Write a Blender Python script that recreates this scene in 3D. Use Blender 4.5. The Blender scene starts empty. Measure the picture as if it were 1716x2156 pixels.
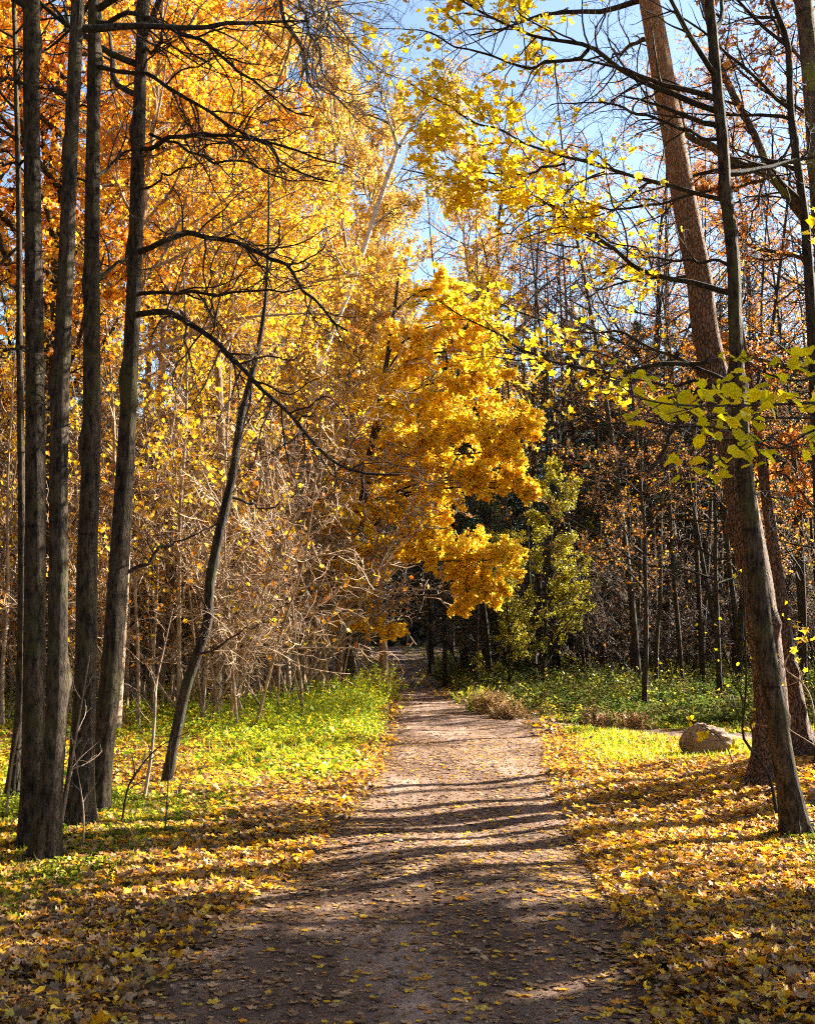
import bpy, math, random
import numpy as np
from mathutils import Vector

# ------------------------------------------------------------------ camera, world, sun, exposure
S = bpy.context.scene
col = S.collection
FPX = 2312.0            # focal length in photo units (photo 1716 x 2156)
PITCH = math.radians(6.46)
CAMZ = 1.6
cd = bpy.data.cameras.new('camera'); cam = bpy.data.objects.new('camera', cd); col.objects.link(cam)
cam.location = (0, 0, CAMZ); cam.rotation_euler = (math.radians(90) + PITCH, 0, 0)
cd.sensor_fit = 'VERTICAL'; cd.sensor_height = 36.0; cd.lens = 36.0 * FPX / 2156.0
cd.clip_start = 0.05; cd.clip_end = 3000
S.camera = cam

SUN_AZ = math.radians(62)      # to the right of the view direction
SUN_EL = math.radians(26)
w = bpy.data.worlds.new('World'); S.world = w; w.use_nodes = True
nt = w.node_tree; bg = nt.nodes['Background']
sky = nt.nodes.new('ShaderNodeTexSky'); sky.sky_type = 'NISHITA'; sky.sun_disc = False
sky.sun_elevation = SUN_EL; sky.sun_rotation = SUN_AZ
sky.air_density = 1.0; sky.dust_density = 0.6; sky.ozone_density = 1.0
nt.links.new(sky.outputs[0], bg.inputs['Color']); bg.inputs['Strength'].default_value = 0.055
ld = bpy.data.lights.new('sun', 'SUN'); ld.energy = 5.0; ld.angle = math.radians(0.5); ld.color = (1.0, 0.92, 0.78)
sun = bpy.data.objects.new('sun', ld); col.objects.link(sun)
sd = Vector((math.sin(SUN_AZ) * math.cos(SUN_EL), math.cos(SUN_AZ) * math.cos(SUN_EL), math.sin(SUN_EL)))
sun.rotation_euler = sd.to_track_quat('Z', 'Y').to_euler(); sun.location = sd * 60
S.view_settings.view_transform = 'Standard'; S.view_settings.look = 'None'
S.view_settings.gamma = 1.0; S.view_settings.use_curve_mapping = False
S.view_settings.exposure = 2.55
cy = S.cycles
cy.max_bounces = 6; cy.diffuse_bounces = 3; cy.glossy_bounces = 2; cy.transmission_bounces = 4
cy.use_denoising = False; cy.use_adaptive_sampling = True; cy.adaptive_threshold = 0.02
cy.pixel_filter_type = 'BLACKMAN_HARRIS'; cy.filter_width = 1.1
cy.caustics_reflective = False; cy.caustics_refractive = False

# ------------------------------------------------------------------ helpers
RS = np.random.RandomState
def nrm(a):
    return a / np.maximum(np.linalg.norm(a, axis=-1, keepdims=True), 1e-9)

def sstep(a, b, x):
    t = np.clip((x - a) / (b - a), 0, 1); return t * t * (3 - 2 * t)

def hgt(x, y):
    """terrain height without the path's own hollow"""
    x = np.asarray(x, float); y = np.asarray(y, float)
    h = 1.0 * sstep(36, 74, y)
    h = h + 0.22 * sstep(2.4, 5.0, x) * sstep(5, 9, y) * (1 - sstep(12.5, 15.5, y))
    h = h + 0.25 * sstep(-2.0, -7.0, x) * sstep(8, 20, y)
    h = h + 0.030 * np.sin(x * 1.3 + 0.7) * np.sin(y * 0.9 + 1.1) + 0.018 * np.sin(x * 2.9 + y * 1.7)
    return h

def ray(px, py):
    a = (px - 858.0) / FPX; b = (1078.0 - py) / FPX
    c, s = math.cos(PITCH), math.sin(PITCH)
    return np.array([a, c - b * s, s + b * c])

def at(px, py, Y):
    d = ray(px, py); return np.array([0, 0, CAMZ]) + d * (Y / d[1])

def ground(px, py):
    d = ray(px, py); z = 0.0
    for _ in range(40):
        s = (z - CAMZ) / min(d[2], -1e-4); p = np.array([0, 0, CAMZ]) + d * s
        z = 0.6 * z + 0.4 * float(hgt(p[0], p[1]))
    return np.array([p[0], p[1], float(hgt(p[0], p[1]))])

def resample(P, n, R=None):
    """Catmull-Rom through P, n points evenly by length"""
    P = np.asarray(P, float)
    A = np.concatenate([P, np.asarray(R, float)[:, None]], 1) if R is not None else P
    Q = np.vstack([2 * A[0] - A[1], A, 2 * A[-1] - A[-2]])
    out = []
    for i in range(1, len(Q) - 2):
        for t in np.linspace(0, 1, 12, endpoint=False):
            p0, p1, p2, p3 = Q[i - 1], Q[i], Q[i + 1], Q[i + 2]
            out.append(0.5 * (2 * p1 + (p2 - p0) * t + (2 * p0 - 5 * p1 + 4 * p2 - p3) * t * t + (3 * p1 - p0 - 3 * p2 + p3) * t ** 3))
    out.append(Q[-2]); out = np.array(out)
    L = np.concatenate([[0], np.cumsum(np.linalg.norm(np.diff(out[:, :3], axis=0), axis=1))])
    s = np.linspace(0, L[-1], n)
    res = np.stack([np.interp(s, L, out[:, k]) for k in range(out.shape[1])], 1)
    return (res[:, :3], res[:, 3]) if R is not None else res

class Geo:
    """collects vertices and faces of one mesh object"""
    def __init__(s): s.V = []; s.F = []; s.A = []; s.n = 0
    def add(s, V, F, A=None):
        V = np.asarray(V, np.float32).reshape(-1, 3); F = np.asarray(F, np.int32)
        if len(F) == 0: return
        s.V.append(V); s.F.append(F + s.n); s.n += len(V)
        s.A.append(np.zeros(len(F), np.float32) if A is None else np.asarray(A, np.float32))
    def mesh(s, name, smooth=False):
        me = bpy.data.meshes.new(name)
        V = np.concatenate(s.V)
        tot = np.concatenate([np.full(len(f), f.shape[1], np.int32) for f in s.F])
        li = np.concatenate([f.ravel() for f in s.F]).astype(np.int32)
        me.vertices.add(len(V)); me.vertices.foreach_set('co', V.ravel())
        me.loops.add(len(li)); me.loops.foreach_set('vertex_index', li)
        me.polygons.add(len(tot)); st = np.concatenate([[0], np.cumsum(tot)[:-1]]).astype(np.int32)
        me.polygons.foreach_set('loop_start', st); me.polygons.foreach_set('loop_total', tot)
        if smooth: me.polygons.foreach_set('use_smooth', np.ones(len(tot), bool))
        a = me.attributes.new('rnd', 'FLOAT', 'FACE'); a.data.foreach_set('value', np.concatenate(s.A))
        me.update(calc_edges=True)
        return me
    def obj(s, name, mat, parent=None, off=None, smooth=False):
        if not s.V: return None
        if off is not None: s.V = [v - np.asarray(off, np.float32) for v in s.V]
        o = bpy.data.objects.new(name, s.mesh(name, smooth)); o.data.materials.append(mat)
        col.objects.link(o)
        if parent is not None: o.parent = parent
        return o

def tag(o, label, cat, group=None):
    o['label'] = label; o['category'] = cat
    if group: o['group'] = group
    return o
def thing(name, loc, label, cat, group=None):
    e = bpy.data.objects.new(name, None); col.objects.link(e); e.location = tuple(float(v) for v in loc)
    e.empty_display_size = 0.3
    return tag(e, label, cat, group)
def structure(o): o['kind'] = 'structure'; return o
def stuff(o, label, cat):
    o['kind'] = 'stuff'; o['label'] = label; o['category'] = cat; return o
def copy_thing(root, loc, rz, sc, label, group=None, squash=1.0):
    r = root.copy(); col.objects.link(r); r.location = tuple(float(v) for v in loc)
    r.rotation_euler = (0, 0, rz); r.scale = (sc * squash, sc * squash, sc); r['label'] = label
    if group: r['group'] = group
    for ch in root.children:
        c = ch.copy(); col.objects.link(c); c.parent = r
        for g in ch.children:
            d = g.copy(); col.objects.link(d); d.parent = c
    return r

def tubes(P, R, k):
    """batch of tubes. P (B,n,3) R (B,n)"""
    B, n, _ = P.shape
    T = np.gradient(P, axis=1); T = nrm(T)
    ref = np.where(np.abs(nrm((P[:, -1] - P[:, 0]))[:, 2:3]) > 0.8, np.array([[1.0, 0.13, 0]]), np.array([[0.05, 0.02, 1.0]]))[:, None, :]
    U = nrm(np.cross(T, np.broadcast_to(ref, T.shape))); W = np.cross(T, U)
    a = np.arange(k) * 2 * np.pi / k
    V = P[:, :, None, :] + R[:, :, None, None] * (np.cos(a)[None, None, :, None] * U[:, :, None, :] + np.sin(a)[None, None, :, None] * W[:, :, None, :])
    i = np.arange(n - 1)[:, None]; j = np.arange(k)[None, :]
    q = np.stack([i * k + j, i * k + (j + 1) % k, (i + 1) * k + (j + 1) % k, (i + 1) * k + j], -1).reshape(-1, 4)
    F = (q[None] + (np.arange(B) * n * k)[:, None, None]).reshape(-1, 4)
    return V.reshape(-1, 3), F

def grow(P, R, m, t0, t1, ratio, ang, n, wig, bias, rng, rmax=1.0, taper=0.25, toward=None, tw=0.0, short=0.55, rk=0.62):
    """children of every polyline in the batch"""
    B, N, _ = P.shape
    idx = np.repeat(np.arange(B), m)
    t = t0 + (t1 - t0) * ((np.tile(np.arange(m), B) + rng.rand(B * m)) / m)
    f = t * (N - 1); i0 = np.minimum(f.astype(int), N - 2); fr = (f - i0)[:, None]
    p0 = P[idx, i0] * (1 - fr) + P[idx, i0 + 1] * fr
    T = nrm(P[idx, i0 + 1] - P[idx, i0])
    r0 = R[idx, i0] * (1 - fr[:, 0]) + R[idx, i0 + 1] * fr[:, 0]
    plen = np.linalg.norm(np.diff(P, axis=1), axis=2).sum(1)[idx]
    rv = rng.randn(B * m, 3); pe = nrm(rv - (rv * T).sum(1, keepdims=True) * T)
    if toward is not None: pe = nrm(pe + tw * np.asarray(toward)[None])
    a = np.radians(ang) * rng.uniform(0.7, 1.3, B * m)[:, None]
    d = nrm(np.cos(a) * T + np.sin(a) * pe)
    L = plen * ratio * (1 - short * (t - t0) / max(t1 - t0, 1e-6)) * rng.uniform(0.6, 1.3, B * m)
    st = (L / (n - 1))[:, None]
    C = [p0]; bias = np.asarray(bias, float)[None]
    for _ in range(n - 1):
        d = nrm(d + wig * rng.randn(B * m, 3) + bias)
        C.append(C[-1] + d * st)
    C = np.stack(C, 1)
    rs = np.minimum(np.minimum(r0 * rk, rmax), L * 0.02 + 0.0015)
    RR = rs[:, None] * np.linspace(1, taper, n)[None]
    return C, RR

def leafpts(P, per, t0, rng, jit):
    B, N, _ = P.shape
    idx = np.repeat(np.arange(B), per); f = (t0 + (1 - t0) * rng.rand(B * per)) * (N - 1)
    i0 = np.minimum(f.astype(int), N - 2); fr = (f - i0)[:, None]
    return P[idx, i0] * (1 - fr) + P[idx, i0 + 1] * fr + rng.randn(B * per, 3) * jit

# leaf templates: (vertices, faces); unit = overall width about 1
def _maple():
    tips = [(-165, .34), (-128, .50), (-98, .40), (-62, .58), (-32, .42), (0, .62), (32, .42), (62, .58), (98, .40), (128, .50), (165, .34)]
    v = [(0, -0.05, 0)]
    for a, r in tips:
        q = math.radians(a); v.append((math.sin(q) * r, math.cos(q) * r, 0.55 * r * r - 0.10 * (r < .45)))
    return np.array(v), np.array([(0, i, i + 1) for i in range(1, 11)])
def _maple_s():
    tips = [(-150, .42), (-105, .34), (-60, .54), (-30, .38), (0, .60), (30, .38), (60, .54), (105, .34), (150, .42)]
    v = [(0, -0.1, 0)]
    for a, r in tips:
        q = math.radians(a); v.append((math.sin(q) * r, math.cos(q) * r, 0.5 * r * r))
    return np.array(v), np.array([(0, i, i + 1) for i in range(1, 9)])
MAPLE = _maple(); MAPLES = _maple_s()
OVAL = (np.array([(0, -.5, 0), (.26, -.12, .12), (.2, .26, .10), (0, .55, -.05), (-.2, .26, .10), (-.26, -.12, .12), (0, 0, 0)]),
        np.array([(6, 0, 1), (6, 1, 2), (6, 2, 3), (6, 3, 4), (6, 4, 5), (6, 5, 0)]))
def _round():
    v = [(0, 0, 0)]
    for i in range(12):
        a = 2 * math.pi * i / 12; r = .47 + (.05 if i % 2 else 0) + (.10 if i == 3 else 0) - (.12 if i == 9 else 0)
        v.append((math.cos(a) * r, math.sin(a) * r, .35 * abs(math.cos(a)) * r * r * 2))
    return np.array(v), np.array([(0, 1 + i, 1 + (i + 1) % 12) for i in range(12)])
def _linden():
    v = [(0, 0, 0)]; n = 18
    for i in range(n):
        a = 2 * math.pi * i / n; r = .46 + (.035 if i % 2 else -.01) + (.14 if i == 0 else 0) - (.20 if i == n // 2 else 0) + .04 * math.cos(2 * a + 2.6)
        x, y = math.cos(a) * r, math.sin(a) * r; v.append((y * .95, x, .45 * abs(y) - .35 * x * x + .04 * math.sin(5 * a)))
    return np.array(v), np.array([(0, 1 + i, 1 + (i + 1) % n) for i in range(n)])
ROUND = _round(); LINDEN = _linden()
DIAM = (np.array([(0, -.5, 0), (.36, 0, .14), (0, .5, 0), (-.36, 0, .14)]), np.array([(0, 1, 2), (0, 2, 3)]))
BLADE = (np.array([(-.05, 0, 0), (.05, 0, 0), (.035, .55, .06), (0, 1, .25), (-.035, .55, .06)]), np.array([(0, 1, 2), (0, 2, 4), (4, 2, 3)]))

def leaves(geo, tpl, pos, size, rng, nrmv=None, spread=1.0, curl=(0.5, 1.6), rnd=None, mask_axis=None):
    """place leaf templates; nrmv = mean normal (3,), spread = how far normals stray"""
    V, F = tpl; N = len(pos)
    if N == 0: return
    base = np.array([0, 0, 1.0]) if nrmv is None else np.asarray(nrmv, float)
    z = nrm(base[None] + spread * rng.randn(N, 3)) if base.ndim == 1 else nrm(base + spread * rng.randn(N, 3))
    r = rng.randn(N, 3) if mask_axis is None else np.broadcast_to(np.asarray(mask_axis, float), (N, 3)) + 0.5 * rng.randn(N, 3)
    y = nrm(r - (r * z).sum(1, keepdims=True) * z); x = np.cross(y, z)
    sz = (size * np.ones(N)) * rng.uniform(0.65, 1.2, N); cu = rng.uniform(curl[0], curl[1], N)
    Vt = V[None] * np.stack([sz * rng.uniform(.8, 1.1, N), sz, sz * cu], 1)[:, None, :]
    W = Vt[..., 0:1] * x[:, None] + Vt[..., 1:2] * y[:, None] + Vt[..., 2:3] * z[:, None] + pos[:, None]
    Fa = (F[None] + (np.arange(N) * len(V))[:, None, None]).reshape(-1, F.shape[1])
    rr = rng.rand(N) if rnd is None else rnd
    geo.add(W.reshape(-1, 3), Fa, np.repeat(rr, len(F)))

# ------------------------------------------------------------------ materials
def newmat(name):
    m = bpy.data.materials.new(name); m.use_nodes = True; t = m.node_tree
    for n in list(t.nodes): t.nodes.remove(n)
    o = t.nodes.new('ShaderNodeOutputMaterial'); return m, t, o
def ramp(t, stops, fac):
    r = t.nodes.new('ShaderNodeValToRGB'); e = r.color_ramp.elements
    while len(e) > 1: e.remove(e[-1])
    e[0].position = stops[0][0]; e[0].color = (*stops[0][1], 1)
    for p, c in stops[1:]:
        k = e.new(p); k.color = (*c, 1)
    t.links.new(fac, r.inputs[0]); return r.outputs[0]
def noise(t, scale, detail=4, rough=0.6, stretch=None, coord='Object'):
    tc = t.nodes.new('ShaderNodeTexCoord'); n = t.nodes.new('ShaderNodeTexNoise')
    n.inputs['Scale'].default_value = scale; n.inputs['Detail'].default_value = detail; n.inputs['Roughness'].default_value = rough
    if stretch:
        mp = t.nodes.new('ShaderNodeMapping'); mp.inputs['Scale'].default_value = stretch
        t.links.new(tc.outputs[coord], mp.inputs[0]); t.links.new(mp.outputs[0], n.inputs['Vector'])
    else: t.links.new(tc.outputs[coord], n.inputs['Vector'])
    return n.outputs['Fac']
def mixc(t, a, b, fac, mode='MIX'):
    m = t.nodes.new('ShaderNodeMix'); m.data_type = 'RGBA'; m.blend_type = mode
    for s, v in ((0, fac), (6, a), (7, b)):
        if isinstance(v, (int, float)): m.inputs[s].default_value = v
        elif isinstance(v, tuple): m.inputs[s].default_value = (*v, 1)
        else: t.links.new(v, m.inputs[s])
    return m.outputs[2]
def leafmat(name, stops, trans=0.5, rough=0.45, clump=None, spec=0.3):
    m, t, o = newmat(name)
    a = t.nodes.new('ShaderNodeAttribute'); a.attribute_name = 'rnd'
    c = ramp(t, stops, a.outputs['Fac'])
    if clump:                       # whole sprays of a slightly different kind of colour
        f = ramp(t, [(0.42, (0, 0, 0)), (0.58, (1, 1, 1))], noise(t, clump[1], 2, 0.5))
        c2 = mixc(t, c, clump[0], 0.55)
        c = mixc(t, c, c2, f)
    b = t.nodes.new('ShaderNodeBsdfPrincipled'); b.inputs['Roughness'].default_value = rough
    b.inputs['Specular IOR Level'].default_value = spec
    tr = t.nodes.new('ShaderNodeBsdfTranslucent'); mx = t.nodes.new('ShaderNodeMixShader'); mx.inputs[0].default_value = trans
    t.links.new(c, b.inputs['Base Color']); t.links.new(c, tr.inputs['Color'])
    t.links.new(b.outputs[0], mx.inputs[1]); t.links.new(tr.outputs[0], mx.inputs[2]); t.links.new(mx.outputs[0], o.inputs[0])
    return m
def barkmat(name, c0, c1, scale=18, stretch=(1, 1, .18), bump=0.5, moss=None, dist=0.02, c2=None, scars=True):
    m, t, o = newmat(name)
    n1 = noise(t, scale, 5, 0.7, stretch)
    c = ramp(t, [(0.40, c0), (0.56, c1), (.72, tuple(v * 1.45 for v in c1))], n1)
    c = mixc(t, c, ramp(t, [(0.35, (.5, .5, .5)), (.65, (1, 1, 1))], noise(t, 5, 4, .7, (1, 1, .5))), 1.0, 'MULTIPLY')
    if scars:      # cracks across and dark ring scars
        c = mixc(t, c, ramp(t, [(0.60, (1, 1, 1)), (.68, (.30, .28, .26))], noise(t, 3.2, 3, .7, (.5, .5, 4.5))), .85, 'MULTIPLY')
        c = mixc(t, c, (.30, .28, .22), ramp(t, [(0.66, (0, 0, 0)), (0.72, (.65, .65, .65))], noise(t, 19, 4, .75)))
    if c2: c = mixc(t, c, c2, ramp(t, [(0.45, (0, 0, 0)), (0.62, (1, 1, 1))], noise(t, scale * .12, 3, 0.6, (1, 1, .5))))
    if moss: c = mixc(t, c, moss, ramp(t, [(0.50, (0, 0, 0)), (0.66, (.8, .8, .8))], noise(t, 2.2, 4, 0.7)))
    b = t.nodes.new('ShaderNodeBsdfPrincipled'); b.inputs['Roughness'].default_value = 0.85
    b.inputs['Specular IOR Level'].default_value = 0.2
    bp = t.nodes.new('ShaderNodeBump'); bp.inputs['Strength'].default_value = bump; bp.inputs['Distance'].default_value = dist
    t.links.new(n1, bp.inputs['Height']); t.links.new(bp.outputs[0], b.inputs['Normal'])
    t.links.new(c, b.inputs['Base Color']); t.links.new(b.outputs[0], o.inputs[0]); return m
def birchmat():
    m, t, o = newmat('birch bark')
    n1 = noise(t, 6, 4, 0.7, (1, 1, 5.0)); n2 = noise(t, 2, 3, 0.6)
    c = ramp(t, [(0.30, (.04, .035, .03)), (0.42, (.38, .34, .29)), (0.8, (.58, .54, .48))], n1)
    c = mixc(t, c, (.25, .20, .15), ramp(t, [(0.55, (0, 0, 0)), (0.7, (.7, .7, .7))], n2))
    b = t.nodes.new('ShaderNodeBsdfPrincipled'); b.inputs['Roughness'].default_value = 0.7
    t.links.new(c, b.inputs['Base Color']); t.links.new(b.outputs[0], o.inputs[0]); return m
def pinemat():
    m, t, o = newmat('pine bark')
    tc = t.nodes.new('ShaderNodeTexCoord'); mp = t.nodes.new('ShaderNodeMapping'); mp.inputs['Scale'].default_value = (1, 1, .32)
    t.links.new(tc.outputs['Object'], mp.inputs[0])
    nn = t.nodes.new('ShaderNodeTexNoise'); nn.inputs['Scale'].default_value = 9; nn.inputs['Detail'].default_value = 3
    t.links.new(mp.outputs[0], nn.inputs['Vector'])
    va = t.nodes.new('ShaderNodeVectorMath'); va.operation = 'MULTIPLY_ADD'; va.inputs[1].default_value = (.13, .13, .13)
    t.links.new(nn.outputs['Color'], va.inputs[0]); t.links.new(mp.outputs[0], va.inputs[2])
    vo = t.nodes.new('ShaderNodeTexVoronoi'); vo.feature = 'DISTANCE_TO_EDGE'; vo.inputs['Scale'].default_value = 36
    t.links.new(va.outputs[0], vo.inputs['Vector'])
    crack = ramp(t, [(0.0, (0, 0, 0)), (0.13, (1, 1, 1))], vo.outputs[0])
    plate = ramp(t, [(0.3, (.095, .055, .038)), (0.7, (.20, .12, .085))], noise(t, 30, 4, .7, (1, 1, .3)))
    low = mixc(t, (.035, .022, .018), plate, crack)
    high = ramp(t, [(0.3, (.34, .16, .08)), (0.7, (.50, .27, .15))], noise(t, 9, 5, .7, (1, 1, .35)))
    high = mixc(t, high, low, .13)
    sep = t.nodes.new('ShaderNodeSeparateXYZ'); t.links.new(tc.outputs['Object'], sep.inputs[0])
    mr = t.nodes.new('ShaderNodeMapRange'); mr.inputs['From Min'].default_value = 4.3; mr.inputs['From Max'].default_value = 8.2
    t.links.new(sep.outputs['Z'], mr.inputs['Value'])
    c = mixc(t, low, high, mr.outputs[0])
    b = t.nodes.new('ShaderNodeBsdfPrincipled'); b.inputs['Roughness'].default_value = 0.85; b.inputs['Specular IOR Level'].default_value = 0.2
    bp = t.nodes.new('ShaderNodeBump'); bp.inputs['Strength'].default_value = 0.9; bp.inputs['Distance'].default_value = 0.025
    t.links.new(crack, bp.inputs['Height']); t.links.new(bp.outputs[0], b.inputs['Normal'])
    t.links.new(c, b.inputs['Base Color']); t.links.new(b.outputs[0], o.inputs[0]); return m

M = {}
M['bark'] = barkmat('fissured grey bark', (.018, .012, .008), (.112, .078, .050), 30, (1, 1, .3), 1.0, (.09, .080, .025), .05)
M['darkbark'] = barkmat('dark bark', (.020, .015, .012), (.075, .055, .042), 30, (1, 1, .2), 1.0, (.05, .055, .018), .04)
M['twig'] = barkmat('twig bark', (.035, .024, .018), (.085, .056, .04), 20, (1, 1, 1), .2, scars=False)
M['palebark'] = barkmat('pale young bark', (.24, .16, .10), (.48, .35, .24), 14, (1, 1, .3), .3, scars=False)
M['paletwig'] = barkmat('pale twig bark', (.38, .245, .15), (.66, .48, .33), 12, (1, 1, 1), .2, scars=False)
M['mossbark'] = barkmat('mossy bark', (.06, .045, .03), (.16, .12, .08), 20, (1, 1, .3), .7, (.20, .24, .03), .02)
M['greytwig'] = barkmat('grey limb bark', (.12, .11, .12), (.27, .25, .25), 20, (1, 1, .3), .3, scars=False)
M['birch'] = birchmat(); M['pine'] = pinemat()
M['yellow'] = leafmat('yellow maple leaf', [(0, (.78, .46, .012)), (.4, (.92, .64, .015)), (.75, (.94, .74, .03)), (1, (.84, .70, .04))], .66)
M['gold'] = leafmat('golden leaf', [(0, (.66, .30, .02)), (.3, (.86, .50, .025)), (.75, (.93, .66, .03)), (1, (.92, .76, .08))], .55, clump=((.86, .58, .02), .45))
M['hornbeam'] = leafmat('hornbeam leaf', [(0, (.84, .46, .03)), (.3, (.94, .64, .035)), (.75, (.96, .78, .05)), (1, (.96, .87, .18))], .66, clump=((.93, .58, .03), .6))
M['amber'] = leafmat('amber leaf', [(0, (.55, .22, .02)), (.35, (.80, .38, .02)), (.75, (.90, .54, .025)), (1, (.90, .66, .05))], .55, clump=((.66, .24, .02), .6))
M['orange'] = leafmat('orange leaf', [(0, (.50, .17, .02)), (.35, (.76, .29, .02)), (.75, (.86, .42, .022)), (1, (.90, .58, .03))], .55, clump=((.66, .22, .02), .55))
M['rust'] = leafmat('rust leaf', [(0, (.35, .10, .02)), (.5, (.60, .20, .03)), (1, (.72, .36, .05))], .45)
M['tan'] = leafmat('tan small leaf', [(0, (.55, .30, .07)), (.5, (.78, .50, .10)), (1, (.85, .64, .10))], .45)
M['olive'] = leafmat('olive leaf', [(0, (.20, .20, .015)), (.4, (.42, .38, .03)), (1, (.72, .58, .06))], .5, .35, spec=.5)
M['lime'] = leafmat('lime yellow leaf', [(0, (.54, .50, .006)), (.5, (.80, .68, .008)), (.85, (.90, .74, .01)), (1, (.84, .52, .02))], .6, .6, spec=.12)
M['green'] = leafmat('green herb leaf', [(0, (.07, .11, .008)), (.5, (.20, .25, .012)), (1, (.42, .38, .03))], .45, .6, spec=.15)
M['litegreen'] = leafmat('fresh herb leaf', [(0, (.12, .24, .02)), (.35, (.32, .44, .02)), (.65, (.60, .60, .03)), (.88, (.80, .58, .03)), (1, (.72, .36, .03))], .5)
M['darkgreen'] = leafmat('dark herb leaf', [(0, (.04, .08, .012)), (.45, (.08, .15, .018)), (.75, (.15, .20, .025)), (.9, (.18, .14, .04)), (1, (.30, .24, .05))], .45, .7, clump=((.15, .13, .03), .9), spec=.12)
M['brownweed'] = leafmat('withered weed', [(0, (.07, .045, .02)), (.5, (.16, .11, .04)), (.85, (.24, .19, .05)), (1, (.36, .26, .06))], .35, .7, spec=.1)
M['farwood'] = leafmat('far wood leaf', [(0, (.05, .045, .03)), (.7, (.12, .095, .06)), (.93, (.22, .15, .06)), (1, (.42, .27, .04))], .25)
M['needle'] = leafmat('conifer needles', [(0, (.03, .05, .032)), (.6, (.055, .088, .055)), (1, (.09, .12, .07))], .25)
M['litter'] = leafmat('fallen maple leaf', [(0, (.22, .10, .03)), (.14, (.42, .20, .06)), (.28, (.58, .31, .10)), (.38, (.68, .26, .012)), (.55, (.84, .43, .012)), (.85, (.90, .56, .014)), (1, (.80, .58, .12))], .35, .5)
M['litterbrown'] = leafmat('old fallen leaf', [(0, (.07, .036, .02)), (.4, (.19, .10, .045)), (.75, (.36, .21, .10)), (1, (.52, .33, .16))], .2, .6)
M['dry'] = leafmat('dry grass', [(0, (.22, .11, .05)), (.6, (.42, .24, .11)), (1, (.42, .36, .09))], .4)

def groundmat():
    m, t, o = newmat('forest soil')
    n1 = noise(t, 1.1, 6, .6); n2 = noise(t, 28, 5, .7)
    a = ramp(t, [(0.3, (.05, .033, .02)), (0.7, (.15, .095, .05))], n2)
    c = mixc(t, a, (.26, .15, .05), ramp(t, [(0.45, (0, 0, 0)), (0.6, (.6, .6, .6))], n1))
    b = t.nodes.new('ShaderNodeBsdfPrincipled'); b.inputs['Roughness'].default_value = 0.95
    bp = t.nodes.new('ShaderNodeBump'); bp.inputs['Strength'].default_value = .8; bp.inputs['Distance'].default_value = .03
    t.links.new(n2, bp.inputs['Height']); t.links.new(bp.outputs[0], b.inputs['Normal'])
    t.links.new(c, b.inputs['Base Color']); t.links.new(b.outputs[0], o.inputs[0]); return m
def pathmat():
    m, t, o = newmat('trodden earth')
    n1 = noise(t, .9, 5, .6, (1, .35, 1)); n2 = noise(t, 55, 6, .75); n3 = noise(t, 9, 5, .7, (1, .6, 1))
    a = ramp(t, [(0.36, (.072, .037, .021)), (0.5, (.205, .117, .072)), (0.64, (.35, .220, .145))], n2)
    a = mixc(t, a, (.105, .057, .036), ramp(t, [(0.42, (.0, .0, .0)), (0.62, (.75, .75, .75))], n3))
    a = mixc(t, a, (.50, .345, .265), ramp(t, [(0.45, (0, 0, 0)), (0.62, (.7, .7, .7))], n1))
    n4 = noise(t, 2.6, 4, .65, (1, .12, 1)); a = mixc(t, a, ramp(t, [(.42, (.62, .56, .50)), (.56, (1, 1, 1))], n4), .8, 'MULTIPLY')
    b = t.nodes.new('ShaderNodeBsdfPrincipled'); b.inputs['Roughness'].default_value = 0.9; b.inputs['Specular IOR Level'].default_value = 0.3
    bp = t.nodes.new('ShaderNodeBump'); bp.inputs['Strength'].default_value = .9; bp.inputs['Distance'].default_value = .02
    bp2 = t.nodes.new('ShaderNodeBump'); bp2.inputs['Strength'].default_value = .7; bp2.inputs['Distance'].default_value = .05
    t.links.new(n3, bp2.inputs['Height']); t.links.new(bp2.outputs[0], bp.inputs['Normal'])
    t.links.new(n2, bp.inputs['Height']); t.links.new(bp.outputs[0], b.inputs['Normal'])
    t.links.new(a, b.inputs['Base Color']); t.links.new(b.outputs[0], o.inputs[0]); return m
M['soil'] = groundmat(); M['path'] = pathmat()
M['brushtwig'] = barkmat('brush twig bark', (.14, .105, .08), (.33, .25, .19), 12, (1, 1, 1), .2, scars=False)
M['rock'] = barkmat('granite', (.16, .10, .07), (.46, .32, .22), 9, (1, 1, 1.6), 1.0, None, .06, (.30, .20, .15), scars=False)
M['stone'] = barkmat('pale pebble', (.4, .36, .30), (.55, .5, .42), 20, (1, 1, 1), .3, scars=False)

# ------------------------------------------------------------------ ground and paths
LE = [(180, 2300), (215, 2156), (445, 1950), (600, 1850), (730, 1720), (800, 1620), (833, 1540), (840, 1490), (832, 1450), (824, 1405), (812, 1366)]
RE = [(1430, 2300), (1395, 2156), (1320, 1950), (1255, 1830), (1190, 1710), (1150, 1620), (1150, 1560), (1090, 1510), (950, 1480), (915, 1455), (872, 1415), (845, 1366)]
def edge(E, extra):
    g = np.array([ground(*p) for p in E])
    g = np.vstack([[extra[0], -6, 0], [extra[1], 0, 0], g]); o = np.argsort(g[:, 1]); return g[o]
EL = edge(LE, (-1.3, -1.15)); ER = edge(RE, (1.2, 1.05))
def path_l(y): return np.interp(y, EL[:, 1], EL[:, 0])
def path_r(y): return np.interp(y, ER[:, 1], ER[:, 0])
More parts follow.
